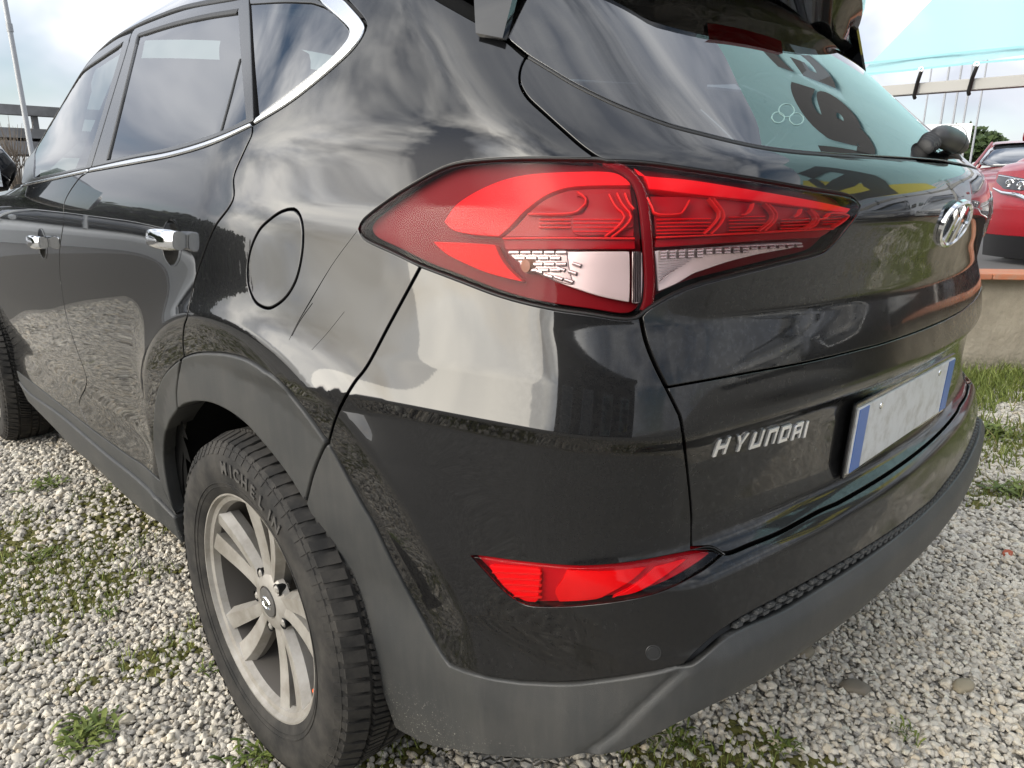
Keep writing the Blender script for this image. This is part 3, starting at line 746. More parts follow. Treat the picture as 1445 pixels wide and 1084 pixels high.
panel('bonnet',bp_,M['paint'],car,un=lambda q,off=0.:np.c_[np.atleast_2d(q),1.14-.07*(np.atleast_2d(q)[:,1]-2.75)-.10*np.atleast_2d(q)[:,0]**2-.05*np.maximum(np.atleast_2d(q)[:,1]-3.4,0)**2],h=.08,mirror=False,hb=.05,depth=.05)
nb=MB(); nb.loft([[(x,4.15-.25*(x/.85)**2,.35),(x,4.30-.30*(x/.85)**2,.6),(x,4.16-.28*(x/.85)**2,1.05)] for x in np.linspace(-.86,.86,13)],close=False,caps=False); nb.build('front_bumper',M['paint'],car,smooth=40)
# black water channel between quarter panel and spoiler
strip('roof_channel',[[(560,-40),(600,-13),(640,12),(680,35),(712,56),(742,81)]],.030,M['gapblack'],car,off=-.012,hgt=.001)
# --- tail lamps
def lamp(outline,elems,nm):
    L0=panel('tail_lamp',outline,M['house'],car,off=-.020,gap=.003,bev=.001,h=.02,depth=.01,mirror=False)
    for nme,poly,mat,off,dep in elems:
        panel(nme,poly,M[mat],L0,off=off,gap=.0004,bev=.0012,h=.012,depth=dep,mirror=False,hb=.005)
    return L0
o1=PX(TLTOP,TLSEAM,R(TLBOT))
c4=lambda l:[(500+x/3.141,200+y/3.141) for x,y in l]
c5=lambda l:[(850+x/3.141,200+y/3.141) for x,y in l]
OF=-.007
guide=PX(c4([(395,355),(460,270),(600,190),(760,145),(1000,130),(1140,133),(1200,158),(1235,195)]),c4([(1235,195),(1180,196),(1100,196),(950,205),(850,240),(760,305),(690,378),(640,422)]),c4([(640,422),(520,412)]),c4([(520,412),(440,395),(395,355)]),off=OF)
refl_=PX(c4([(345,441),(480,446),(625,455)]),c4([(625,455),(640,490),(665,535),(705,580),(758,625)]),c4([(758,625),(660,603),(560,572),(430,512),(385,480),(345,441)]),off=OF)
rev=PX(c4([(670,488),(900,485),(1222,484)]),c4([(1222,484),(1224,600),(1222,715)]),c4([(1222,715),(1100,690),(1000,660),(900,624),(760,560),(705,520),(670,488)]),off=-.012)
revr=PX(c4([(1228,484),(1280,488)]),c4([(1280,488),(1282,600),(1272,712),(1228,716)]),c4([(1228,716),(1230,600),(1228,484)]),off=-.010)
band=PX(c4([(655,432),(900,428),(1245,428)]),c4([(1245,428),(1250,478)]),c4([(1250,478),(900,479),(670,482)]),c4([(670,482),(655,432)]),off=-.009)
cells=PX(c4([(950,212),(1100,204),(1225,205)]),c4([(1225,205),(1240,320),(1243,424)]),c4([(1243,424),(1000,424),(655,424)]),c4([(655,424),(720,370),(780,305),(860,245),(950,212)]),off=-.012)
hexa=PX(c4([(965,240),(1100,222),(1210,222)]),c4([(1210,222),(1235,320),(1240,380)]),c4([(1240,380),(1120,415)]),c4([(1120,415),(975,412),(960,330),(1010,318),(1035,268),(1020,240),(965,240)]),off=-.008)
O1=lamp(o1,[('light_guide',guide,'bright',OF,.012),('side_reflector',refl_,'refl',-.006,.012),('reversing_lamp',rev,'white',-.012,.006),('lamp_bowl',PX(c4([(672,489),(800,487),(945,486)]),c4([(945,486),(955,560),(975,640)]),c4([(975,640),(900,621),(760,557),(708,520),(672,489)]),off=-.0105),'bowl',-.0105,.004),('lamp_rib_block',revr,'whiter',-.010,.006),('lamp_divider',band,'deep',-.009,.01),('lamp_cell',cells,'cell',-.012,.008),('lamp_cell',hexa,'cell',-.008,.006)],'o')
def lines(pts,w,par,mat='line',off=-.006,hgt=.0025): return strip('lamp_ridge',pts,w,M[mat],par,off=off,hgt=hgt,mirror=False)
lines([c4([(770,322),(900,322),(975,316),(1000,300),(1030,270),(1020,245),(990,225)]),c4([(660,430),(900,428),(1243,430)]),c4([(1130,235),(1160,290),(1195,322),(1195,345),(1160,385),(1110,422)]),c4([(1165,230),(1190,280),(1225,322),(1222,352),(1180,395),(1140,424)]),c4([(1200,230),(1215,270),(1240,300)])],.0024,O1)
lines([c4([(970,y),(1100,y),(1180 if abs(y-330)<60 else 1140,y)]) for y in (345,362,380,398)]+[c4([(820,y),(960,y)]) for y in (345,362,380)],.0011,O1,'bright',-.007,.0012)
# faceted silver bowl and amber bulb of the reversing lamp
strip('reflector_facet',[c4([(x,492+j*26),(x+42,492+j*26)]) for j in range(4) for x in range(690+j*26,920,52)],.0050,M['whiter'],O1,off=-.010,hgt=.003,mirror=False)
strip('reflector_facet',[c4([(x,y),(x+34,y+11)]) for x,y in [(800,570),(845,590),(890,600),(935,612),(900,560),(950,575),(970,540)]],.0045,M['whiter'],O1,off=-.010,hgt=.003,mirror=False)
strip('lamp_ridge',[c4([(x,486),(x,600),(x,712)]) for x in (1238,1248,1258,1268)],.0011,M['dark'],O1,off=-.008,hgt=.001,mirror=False)
bp0=hitpx(c4([(790,548)]),-.018)[0]
q=MB(); q.lathe([(-.014,.0),(-.013,.008),(-.004,.0105),(.008,.0095),(.014,.004)],14); am=q.build('bulb',M['amber'],O1,smooth=50); am.location=tuple(bp0)
panel('lens',o1,M['lens'],O1,off=.003,gap=.0022,bev=.003,h=.012,depth=.0,mirror=False)
strip('lamp_gasket',[TLTOP[1:]+[(858,228)],TLBOT[1:]],.0042,M['rubber'],O1,off=-.004,hgt=.003,mirror=False)
o2=PX(TLTOP2,TLBOT2,R(TLSEAM))
guide2=PX(c5([(150,128),(185,148),(400,168),(700,217),(950,262),(1105,296)]),c5([(1105,296),(1085,318)]),c5([(1085,318),(900,292),(700,267),(420,237),(205,210)]),c5([(205,210),(190,165),(150,128)]),off=OF)
cells2=PX(c5([(208,240),(420,243),(700,272),(900,298),(1088,318)]),c5([(1088,318),(1070,345),(1020,384)]),c5([(1020,384),(800,396),(500,412),(235,424)]),c5([(235,424),(225,330),(208,240)]),off=-.012)
band2=PX(c5([(235,430),(500,418),(800,402),(1020,390)]),c5([(1020,390),(990,412),(960,428)]),c5([(960,428),(800,436),(500,455),(225,472)]),c5([(225,472),(235,430)]),off=-.009)
white2=PX(c5([(228,482),(500,468),(700,455),(895,446)]),c5([(895,446),(860,470),(700,500),(560,535),(440,575)]),c5([(440,575),(400,590),(330,632),(245,668)]),c5([(245,668),(238,580),(228,482)]),off=-.010)
O2=lamp(o2,[('light_guide',guide2,'bright',OF,.012),('lamp_cell',cells2,'cell',-.012,.008),('lamp_divider',band2,'deep',-.009,.01),('reversing_lamp',white2,'white',-.010,.006)],'i')
lines([c5([(200,250),(220,290),(240,322),(340,322),(365,300),(385,262)]),c5([(470,252),(500,290),(520,322),(500,360),(450,410)]),c5([(490,254),(520,290),(540,330),(520,370),(480,410)]),
       c5([(610,325),(640,322),(660,300),(668,275)]),c5([(715,275),(740,300),(755,328),(740,360),(690,398)]),c5([(732,278),(758,302),(772,330),(755,362),(715,396)]),
       c5([(845,335),(870,325),(880,300)]),c5([(915,302),(935,322),(945,340),(930,365),(890,390)]),c5([(930,304),(950,326),(960,342),(945,368),(910,388)]),
       c5([(960,345),(990,340),(1010,318),(1085,325),(1070,350),(1020,382)]),c5([(235,426),(500,414),(800,398),(1020,386)])],.0022,O2)
lines([c5([(x0,y),(x0+75,y-2),(x1,y-4)]) for x0,x1,ys in ((240,480,(345,362,378,394,408)),(560,720,(335,350,365,380,394)),(790,915,(345,358,372,386)),(975,1060,(330,342,354,366))) for y in ys],.0009,O2,'bright',-.008,.001)
strip('reflector_facet',[c5([(x,y-(x-250)*.045),(x+26,y-(x+26-250)*.045)]) for y,x1 in ((490,860),(503,640),(516,420)) for x in range(255,x1,40)],.0036,M['whiter'],O2,off=-.008,hgt=.003,mirror=False)
strip('lamp_ridge',[c5([(250,530+i*14),(400-i*16,522+i*10)]) for i in range(8)],.001,M['whiter'],O2,off=-.008,hgt=.0015,mirror=False)
strip('lamp_seam',[TLSEAM],.0105,M['house'],O2,off=-.0075,hgt=.002,mirror=False)
panel('lens',o2,M['lens'],O2,off=.003,gap=.0020,bev=.003,h=.012,depth=.0,mirror=False)
strip('lamp_gasket',[TLTOP2,TLBOT2],.0042,M['rubber'],O2,off=-.004,hgt=.003,mirror=False)
for lamp_ in (O1,O2):                                    # the same lamps on the right side
    def mir(o,par):
        c=bpy.data.objects.new(o.name.split('.')[0],mirror_mesh(o.data,o.data.name)); COL.objects.link(c); c.parent=par
        c.location=(-o.location[0],o.location[1],o.location[2])
        for ch in list(o.children): mir(ch,c)
        return c
    mir(lamp_,car)
# --- fog reflector
FG0=panel('rear_reflector',fm,M['fogbase'],car,off=-.014,gap=.001,bev=.001,h=.02,mirror=True)
c6=lambda l:[(560+x/2.89,540+y/2.89) for x,y in l]
fa=PX(c6([(370,745),(590,760)]),c6([(590,760),(585,820),(575,895),(520,893)]),c6([(520,893),(450,850),(400,790),(370,745)]),off=-.008)
fb=PX(c6([(690,762),(850,765),(1030,745)]),c6([(1030,745),(985,790),(930,830),(830,885)]),c6([(830,885),(760,893),(660,897)]),c6([(660,897),(640,850),(670,800),(690,762)]),off=-.008)
fc=PX(c6([(1050,745),(1170,712)]),c6([(1170,712),(1180,730),(1000,850),(860,882)]),c6([(860,882),(960,830),(1050,745)]),off=-.009)
panel('reflector_segment',fa,M['bright'],FG0,off=-.008,gap=.0005,h=.012,depth=.008)
panel('reflector_segment',fb,M['refl'],FG0,off=-.008,gap=.0005,h=.012,depth=.008)
panel('reflector_segment',fc,M['bright'],FG0,off=-.009,gap=.0005,h=.012,depth=.008)
strip('lamp_ridge',[c6([(390+i*22,775+i*24),(590,782+i*24)]) for i in range(5)],.0012,M['line'],FG0,off=-.006,hgt=.0015)
panel('lens',fm,M['fogl'],FG0,off=.0015,gap=.0025,bev=.002,h=.012,depth=.0)
# --- parking sensor
def frame_at(px,off=0.,P=None):
    a=hitpx([px],off)[0] if P is None else np.array(P); n=grad(a[None])[0]; r=np.cross((0,0,1.),n); r/=np.linalg.norm(r); u=np.cross(n,r)
    return axes(r,u,n,a)
sensor=None
for P_ in (hitpx([(922,921)])[0],):
    for sx in (1,-1):
        q=MB(); q.lathe([(-.01,.0135),(.0005,.0135),(.0012,.0128),(.0006,.0112),(.0006,.0104),(.0016,.0098),(.0019,.0)],28,axis='z')
        mt_=frame_at(None,P=P_*[sx,1,1]); o=q.build('parking_sensor',simple('sensor_face',(.014,.014,.014),.45),car,smooth=40); o.matrix_local=mt_@Matrix.Scale(.74,4)
# --- wet dirt runs / scratches in the paint film
strip('scratch',[[(504,326),(470,372),(438,425),(420,456),(408,480)],[(486,440),(462,470),(440,494)],[(441,428),(424,452),(412,474)]],[np.array([.0005,.0008,.0022,.0006]),.0005,.0014],M['gapblack'],car,off=-.0001,hgt=.0004,mirror=False)
# --- door handles
def handle(c,sx=1):
    P=hitpx([c])[0]*[sx,1,1]
    mt_=frame_at(None,P=P)
    q=MB()
    # local: x along car (towards rear for the left side), y up, z out
    secs=[]
    for t in np.linspace(0,1,13):
        x=-.072+.144*t; hh=(.0135+.004*math.sin(math.pi*t)**.5)*(.85+.35*t); zz=.014+.013*math.sin(math.pi*min(max((t-.02)/.96,0),1))**.45; th=.009*(.75+.5*t)
        pr=[]
        for a in np.linspace(0,2*math.pi,14,endpoint=False):
            pr.append((x,hh*math.copysign(abs(math.sin(a))**.55,math.sin(a)),zz+th*math.copysign(abs(math.cos(a))**.7,math.cos(a))))
        secs.append(pr)
    q.loft(secs)
    for xb in (-.050,.052): q.loft([[(xb+dx*k,.0125*sy*k,z) for dx,sy in ((-.019,-1),(.019,-1),(.019,1),(-.019,1))] for k,z in ((.9,-.004),(1,.008),(.9,.016))])
    h=q.build('door_handle',M['chrome'],car,smooth=50); h.matrix_local=mt_
    cup=MB(); cup.lathe([(.0005,.047),(-.004,.0455),(-.012,.039),(-.019,.026),(-.022,.0)],32,axis='z')
    cu=cup.build('handle_cup',M['paint'],h,smooth=60); cu.scale=(1.0,.92,1.); cu.location=(.0,-.006,.0)
    if True:
        pass
for sx in (1,-1):
    handle((243,338),sx); handle((60,341),sx)
# --- wing mirrors
for sx in (1,-1):
    mo=MB(); secs=[]
    for t in np.linspace(0,1,9):
        x=-.90-.225*t; w=.085*(1-.25*(2*t-1)**2)*(.55 if t==0 else 1); hh=.075*(1-.35*(2*t-1)**4)*(.4 if t==0 else 1)
        secs.append([(sx*x,2.42+.10*t*0+w*math.cos(a)*(1.0 if math.cos(a)>0 else .7)+.03*t,1.185+hh*math.copysign(abs(math.sin(a))**.7,math.sin(a))) for a in np.linspace(0,2*math.pi,18,endpoint=False)])
    mo.loft(secs); mr_=mo.build('wing_mirror',M['gloss'],car,smooth=50)
    gl_=MB(); gl_.loft([[(sx*(-.95-.15*t),2.356,1.185+.055*s_) for s_ in (-1,1)] for t in (0,1)],close=False,caps=False); gl_.build('mirror_glass',M['chrome'],mr_)
# --- lettering, emblem and plate on the tailgate
LET={'H':[[(0,0),(.22,0),(.22,1),(0,1)],[(.78,0),(1,0),(1,1),(.78,1)],[(.22,.40),(.78,.40),(.78,.62),(.22,.62)]],
'Y':[[(0,1),(.24,1),(.60,.42),(.40,.42)],[(.76,1),(1,1),(.62,.42),(.42,.42)],[(.39,0),(.61,0),(.61,.44),(.39,.44)]],
'U':[[(0,.0),(.22,0),(.22,1),(0,1)],[(.22,0),(.78,0),(.78,.21),(.22,.21)],[(.78,0),(1,0),(1,1),(.78,1)]],
'N':[[(0,0),(.22,0),(.22,1),(0,1)],[(.22,.79),(.78,.79),(.78,1),(.22,1)],[(.78,0),(1,0),(1,1),(.78,1)]],
'D':[[(0,0),(.22,0),(.22,1),(0,1)],[(.22,.79),(.80,.79),(.92,1),(.22,1)],[(.22,0),(.92,0),(.80,.21),(.22,.21)],[(.78,.21),(1,.12),(1,.88),(.78,.79)]],
'A':[[(0,0),(.22,0),(.22,.9),(0,.80)],[(.22,.79),(.78,.79),(1,1),(.22,1)],[(.78,0),(1,0),(1,1),(.78,.79)],[(.22,.34),(.78,.34),(.78,.54),(.22,.54)]],
'I':[[(0,0),(.9,0),(.9,1),(0,1)]]}
pa=hitpx([(1007,632),(1040,626),(1137,605)])
bx=np.linspace(0,1,7)
q0,q1=chart(pa[:1])[0],chart(pa[2:])[0]
lw=[.0245,.0245,.0235,.0225,.0235,.0225,.0068]; tot=q1[0]-q0[0]; gp=(tot-sum(lw))/6
hl=.0265; sc=0.
for ch,wd in zip('HYUNDAI',lw):
    q=MB()
    for st in LET[ch]:
        st=[(x*wd,y*hl) for x,y in st]
        if ch=='I': pass
        q.loft([[(x,y,-.002) for x,y in st],[(x,y,.0013) for x,y in st],[(x*.96+wd*.02,y*.97+hl*.015,.0021) for x,y in st]])
    t=(sc)/tot; z=q0[1]+(q1[1]-q0[1])*t-hl/2
    a=unchart([[q0[0]+sc,z]],.0005)[0]; a2=unchart([[q0[0]+sc+.01,z]],.0005)[0]; ap=unchart([[q0[0]+sc,z+hl]],.0005)[0]
    n=grad(unchart([[q0[0]+sc+wd/2,z+hl/2]]))[0]; u=np.array([0,0,1.])-n*n[2]; u/=np.linalg.norm(u); r=np.cross(u,n)
    o=q.build('letter_'+ch.lower(),M['badge'],car); o.matrix_local=axes(r,u,n,a)
    sc+=wd+gp
em=MB(); a_,b_=.0835,.0415
em_m=frame_at((1347.5,316),.001)
ring=[]
for t in np.linspace(0,2*math.pi,64,endpoint=False):
    ct,st=math.cos(t),math.sin(t); nx,ny=ct/a_,st/b_; l=math.hypot(nx,ny); nx/=l; ny/=l
    ring.append([(a_*ct+nx*dx,b_*st+ny*dx,dz) for dx,dz in ((-.0095,-.002),(-.0090,.003),(-.005,.0052),(-.0005,.0036),(.0006,-.002))])
V=[v for s_ in ring for v in s_]; Fc=[(i*5+k,i*5+(k+1)%5,((i+1)%64)*5+(k+1)%5,((i+1)%64)*5+k) for i in range(64) for k in range(5)]
em.add(V,Fc); emb=em.build('emblem',M['chrome'],car,smooth=40); emb.matrix_local=em_m
hh=MB()
def bar(pts,z0=-.002,z1=.0042):
    c=np.mean(pts,axis=0); hh.loft([[(x,y,z0) for x,y in pts],[(x,y,z1*.6) for x,y in pts],[(x+(c[0]-x)*.22,y+(c[1]-y)*.10,z1) for x,y in pts]])
bar([(-.036,-.0295),(-.018,-.0345),(-.006,.0345),(-.026,.0325)]); bar([(.036,.0295),(.018,.0345),(.006,-.0345),(.026,-.0325)])
bar([(-.012,-.004),(-.004,-.012),(.012,.004),(.004,.012)],-.002,.0036)
hh.build('emblem_h',M['chrome'],emb,smooth=30)
pl=MB(); pl.box((0,0,0),(.52,.11,.004)); plate_m=frame_at(None,P=unchart([[S0-.035,.742]],.004)[0])
plo=pl.build('number_plate',m_plate(),car,bevel=.0015); plo.matrix_local=plate_m
for sx in (-1,1):
    b=MB(); b.box((sx*.238,0,.0026),(.040,.106,.0012)); b.build('plate_band',simple('plate_blue',(.05,.13,.38),.35),plo)
for sx in (-1,1):
    b=MB(); b.lathe([(.002,.006),(.0035,.0055),(.0038,0)],14,axis='z'); b_=b.build('plate_screw',M['satin'],plo,smooth=40); b_.location=(sx*.16,.040,0)
b=MB(); b.box((0,0,-.004),(.535,.126,.006)); b.build('plate_holder',M['gloss'],plo,bevel=.002)
# --- wiper
wp0=hitpx([(1322,200)],.0)[0]
wm=frame_at(None,P=np.array([.040,float(unchart([[S0,1.195]])[0,1])+.002,1.195]))
wi=MB(); pr_=[(-.050,.0)]+[(x,.0255*(1-abs(x/.0505)**3.2)**.5) for x in np.linspace(-.0495,.0495,17)]+[(.050,.0)]
pr_=[(x*1.35,r*.84) for x,r in pr_]
wi.lathe(pr_,24)
wi.V=[(x-.004*(z>0)*0,y*1.0+(-.004*(x/.05)**2),z*(1.05 if z>0 else .75)+.022) for x,y,z in wi.V]
wip=wi.build('rear_wiper',simple('wiper_plastic',(.030,.030,.030),.42),car,smooth=60); wip.matrix_local=wm@Matrix.Rotation(R_(-8),4,'Z')
ws=MB(); ws.lathe([(.012,.0262),(.0135,.0268),(.015,.0262)],24); ws.V=[(x,y-.004*(x/.05)**2,z*(1.05 if z>0 else .75)+.022) for x,y,z in ws.V]; ws.build('wiper_cap_seam',M['rubber'],wip,smooth=60)
wb=MB()
for i in range(4):
    x=-.062-.008*i; r=.019-.0012*i; wb.lathe([(x,.0),(x,r*.72),(x-.002,r),(x-.0055,r),(x-.008,r*.72),(x-.008,.0)],18)
wb.V=[(x,y-.006+(x+.062)*.35,z*.8+.013+(x+.062)*.25) for x,y,z in wb.V]
wb.build('wiper_bellow',M['rubber'],wip,smooth=50)
wa=MB(); wa.tube([(.03,-.004,.016),(.06,.004,.006),(.12,.012,.000),(.30,.02,-.03)],[.012,.010,.007,.005],8); wa.build('wiper_arm',M['clad'],wip,smooth=50)
wl=MB(); wl.tube([(.10,.02,-.004),(.20,.028,-.02),(.36,.03,-.055)],.004,6); wl.build('wiper_blade',M['rubber'],wip)
# --- stickers on the glass
stk=[]
for cx,cy,r0 in ((1098,166,9),(1110,156,11),(1124,168,10)):
    stk.append([(cx+r0*math.cos(a)*1.0,cy+r0*.85*math.sin(a)) for a in np.linspace(0,2*math.pi,13)])
strip('window_sticker',stk,.0013,M['mint'],car,off=.0012,hgt=.0006,mirror=False)
# --- roof spoiler
sp=MB(); secs=[]
for x in np.linspace(-.585,.585,27):
    a=abs(x)/.585; yt=.335+.125*a**2.4; zt=1.578-.035*a**2; yr=.66; zr=1.655-.075*x*x*1.3
    yb=.470+.03*a*a; zb=1.492-.022*a**2
    secs.append([(x,yr,zr),(x,(yr+yt)/2,(zr+zt)/2+.014),(x,yt+.012,zt+.008),(x,yt,zt-.002),(x,yt+.004,zt-.020),(x,yt+.03,zt-.034),(x,yb-.03,zb+.016),(x,yb,zb),(x,yr,zb+.05)])
sp.loft(secs); spo=sp.build('roof_spoiler',M['paint'],car,smooth=38)
for sx in (-1,1):
    fn=MB(); secs=[]
    for t in np.linspace(0,1,9):
        xx=.580+.120*t; z=1.560-.245*t; y0=.470-.036*t; y1=y0+.14-.10*t
        secs.append([(sx*(xx-.010),y0+.002,z),(sx*(xx),y0,z+.002),(sx*(xx+.012+.01*(1-t)),y1,z+.012),(sx*(xx-.010),y1,z)])
    fn.loft(secs); fn.build('spoiler_fin',M['paint'],spo,smooth=30)
br=MB(); br.loft([[(x,.333+.022*(x/.6)**2,1.570),(x,.337+.02*(x/.6)**2,1.553),(x,.372,1.543)] for x in np.linspace(-.15,.15,9)],close=False,caps=False)
bro=br.build('brake_light',M['deep'],spo,smooth=40); bro.location=(0,-.003,-.003)
# --- wheel wells, floor, seats
for sx in (-1,1):
    for yc in (.895,.895+2.67):
        q=MB(); n=28; arc=[(yc+(.43+.06*max(math.cos(a),0)**.7)*math.cos(a),.338+(.43+.06*max(math.cos(a),0)**.7)*math.sin(a)) for a in np.linspace(R_(-25),R_(200),n)]
        q.add([(sx*(.80+.066*min(max((y-yc+.20)/.25,0),1)),y,z) for y,z in arc]+[(sx*.56,y,z) for y,z in arc]+[(sx*.56,yc,.338)],[(i,i+1,n+i+1,n+i) for i in range(n-1)]+[(n+i,n+i+1,2*n) for i in range(n-1)])
        q.build('wheel_well',M['liner'],car,smooth=60)
q=MB(); q.box((0,2.2,.335),(1.06,3.4,.02)); q.build('underbody',M['liner'],car)
q=MB(); q.box((0,1.9,.62),(1.5,2.6,.05)); q.box((0,.62,1.02),(1.36,.72,.02)); q.build('cabin_floor',M['inner'],car)
def seat(x,y,w):
    q=MB(); q.box((0,.05,.80),(w,.52,.16)); q.box((0,-.28,1.06),(w,.13,.56),Matrix.Rotation(R_(14),3,'X')); s_=q.build('seat',M['seat'],car,bevel=.04,smooth=60); s_.location=(x,y,0)
    for hx in ([0] if w<.7 else [-.42,.42]):
        k=MB(); k.box((hx,-.36,1.44),(.25,.09,.17),Matrix.Rotation(R_(10),3,'X')); k.tube([(hx-.05,-.35,1.3),(hx-.05,-.36,1.42)],.007,6); k.tube([(hx+.05,-.35,1.3),(hx+.05,-.36,1.42)],.007,6); k.build('headrest',M['seat'],s_,bevel=.03,smooth=60)
seat(-.38,2.1,.5); seat(.38,2.1,.5); seat(0,1.25,1.3)
# --- wheels
def make_wheel(name):
    w=bpy.data.objects.new(name,None); COL.objects.link(w); w.parent=car; w.empty_display_size=.1
    # axis x, outer face towards -x.  x=0 is the tyre centre
    ty=MB(); prof=[(-.088,.222),(-.100,.230),(-.108,.252),(-.1125,.285),(-.109,.312),(-.099,.328),(-.088,.335),(-.06,.337),(0,.338),(.06,.337),(.088,.335),(.105,.315),(.112,.28),(.100,.235),(.088,.222)]
    ty.lathe([(a,r) for a,r in prof],96); tb=ty.build('tyre',M['tyre'],w,smooth=50)
    sw=MB()
    for r_,x_ in ((.246,-.1055),(.254,-.1085),(.322,-.1035)):
        sw.lathe([(x_+.002,r_-.0015),(x_-.0012,r_-.0008),(x_-.0012,r_+.0008),(x_+.002,r_+.0015)],96)
    sw.build('sidewall_ring',M['tyre'],tb,smooth=40)
    tr=MB(); nb=78
    def blk(t0,t1,x0,x1,sk,r0=.333,r1=.3455,r1b=None):
        V=[]
        for r,k in ((r0,1.0),(r1,.90)):
            for (tt,xx) in ((t0,x0),(t1,x0),(t1+sk,x1),(t0+sk,x1)):
                tm=(t0+t1+sk)/2; xm=(x0+x1)/2; tt=tm+(tt-tm)*k; xx=xm+(xx-xm)*k
                rr_=r-(.010 if abs(xx)>.085 else 0)-(.003 if abs(xx)>.07 else 0)
                V.append((xx,rr_*math.cos(tt),rr_*math.sin(tt)))
        tr.add(V,[(0,1,2,3),(4,5,6,7),(0,1,5,4),(1,2,6,5),(2,3,7,6),(3,0,4,7)])
    dt_=2*math.pi/nb
    for i in range(nb):
        t=i*dt_; j=.06*dt_*math.sin(i*2.1)
        blk(t+.04*dt_+j,t+.80*dt_,-.101,-.062,.30*dt_); blk(t+.04*dt_,t+.80*dt_+j,.062,.101,-.30*dt_)
        blk(t+.10*dt_,t+.46*dt_,-.056,-.016,.55*dt_); blk(t+.56*dt_,t+.92*dt_,-.056,-.016,.55*dt_)
        blk(t+.10*dt_,t+.46*dt_,.016,.056,-.55*dt_); blk(t+.56*dt_,t+.92*dt_,.016,.056,-.55*dt_)
        blk(t+.1*dt_,t+.86*dt_,-.011,.011,.12*dt_)
        # sidewall shoulder lugs
        V=[]
        for r,x in ((.311,-.1085),(.331,-.0965)):
            for tt,dx in ((t+.10*dt_,0.002),(t+.14*dt_,-.0025),(t+.66*dt_,-.0025),(t+.70*dt_,.002)): V.append((x+dx,r*math.cos(tt),r*math.sin(tt)))
        tr.add(V,[(0,1,5,4),(1,2,6,5),(2,3,7,6)])
    tr.build('tread',M['tyre'],w,kind='stuff')
    rm=MB(); rm.lathe([(-.094,.2315),(-.0985,.2305),(-.0985,.2255),(-.090,.221),(-.087,.212),(-.074,.2065)],96)
    rim=rm.build('rim',M['rim'],w,smooth=35)
    bb=MB(); bb.lathe([(-.074,.2065),(-.02,.200),(.05,.196),(.085,.205),(.09,.222)],64); bb.build('barrel',M['barrel'],rim,smooth=35)
    # ten wide faceted blades in five pairs, a sloping web between the two of a pair
    for i in range(5):
        A=2*math.pi*i/5+R_(20); P2=[]
        for k,(dA,lean) in enumerate(((-14.5,7),(14.5,-3))):
            sp_=MB(); secs=[]
            for t in np.linspace(0,1,9):
                r=.034+.179*t; ang=A+R_(dA)*(.55+.45*t)+R_(lean)*(t*t-.3); wd=(.026+.022*t)*(1.1 if k==0 else .95); xf=-.064-.021*t+.006*math.sin(math.pi*t); dp=.034
                c=Vector((0,math.cos(ang),math.sin(ang))); s2=Vector((0,-math.sin(ang),math.cos(ang))); o_=c*r
                def pt(x,ww): v=o_+s2*ww; return (x,v.y,v.z)
                rd=-.26 if k==0 else .22
                secs.append([pt(xf+(.016 if k==0 else .003),-wd/2),pt(xf-.001,wd*rd-.0015),pt(xf-.001,wd*rd+.0015),pt(xf+(.003 if k==0 else .016),wd/2),pt(xf+dp,wd*.46),pt(xf+dp,-wd*.46)])
            sp_.loft(secs); sp_.build('spoke',M['rim'],rim,smooth=18); P2.append(secs)
        wb=MB(); V=[]
        for t,sa,sb in zip(np.linspace(0,1,9),P2[0],P2[1]):
            for f in (0,.5,1):
                p=[sa[3][j]*(1-f)+sb[0][j]*f for j in range(3)]; V.append((p[0]+.010+.014*(f==.5)*0+.020*min(1,t*1.6),p[1],p[2]))
        wb.add(V,[(i3*3+j,i3*3+j+1,(i3+1)*3+j+1,(i3+1)*3+j) for i3 in range(5) for j in range(2)]); wb.build('spoke_web',M['rim'],rim,smooth=30)
    hb=MB(); hb.lathe([(-.050,.068),(-.060,.064),(-.068,.052),(-.070,.034),(-.066,.032),(-.066,.0)],40); hb.build('hub',M['rim'],rim,smooth=30)
    for i in range(5):
        a=2*math.pi*i/5+R_(54); y,z=.0572*math.cos(a),.0572*math.sin(a)
        k=MB(); k.lathe([(-.0665,.0125),(-.0685,.0115),(-.062,.0105),(-.05,.0105)],16); b_=k.build('bolt_recess',M['dark'],rim,smooth=40); b_.location=(0,y,z)
        k=MB(); k.lathe([(-.045,.0088),(-.066,.0088),(-.069,.006),(-.0695,0)],6); n_=k.build('wheel_nut',M['rim'],rim); n_.location=(0,y,z)
    cp=MB(); cp.lathe([(-.064,.031),(-.0715,.030),(-.073,.026),(-.0735,.0)],36); cap=cp.build('centre_cap',simple('cap_dark',(.11,.105,.10),.4,.3),rim,smooth=30)
    lg=MB(); n=40; V=[];Fc=[]
    for i in range(n):
        t=2*math.pi*i/n
        for dr,dx in ((0,0),(.0018,-.0016),(.0036,0)): V.append((-.0735+dx,(.0195-dr)*math.cos(t),(.0125-dr)*math.sin(t)))
    Fc=[(i*3+k,i*3+k+1,((i+1)%n)*3+k+1,((i+1)%n)*3+k) for i in range(n) for k in range(2)]; lg.add(V,Fc)
    for p4 in ([(-.011,-.008),(-.006,-.009),(-.001,.009),(-.006,.009)],[(.011,.008),(.006,.009),(.001,-.009),(.006,-.009)],[(-.004,-.0012),(-.002,-.0035),(.004,.0012),(.002,.0035)]):
        lg.add([(-.0734,y,z) for y,z in p4]+[(-.0752,y,z) for y,z in p4],[(0,1,2,3),(4,5,6,7),(0,1,5,4),(1,2,6,5),(2,3,7,6),(3,0,4,7)])
    lg.build('cap_emblem',M['chrome'],rim)
    bd=MB(); bd.lathe([(.0,.150),(-.006,.150),(-.006,.06)],40); bd.build('brake_disc',M['dark'],rim,smooth=30)
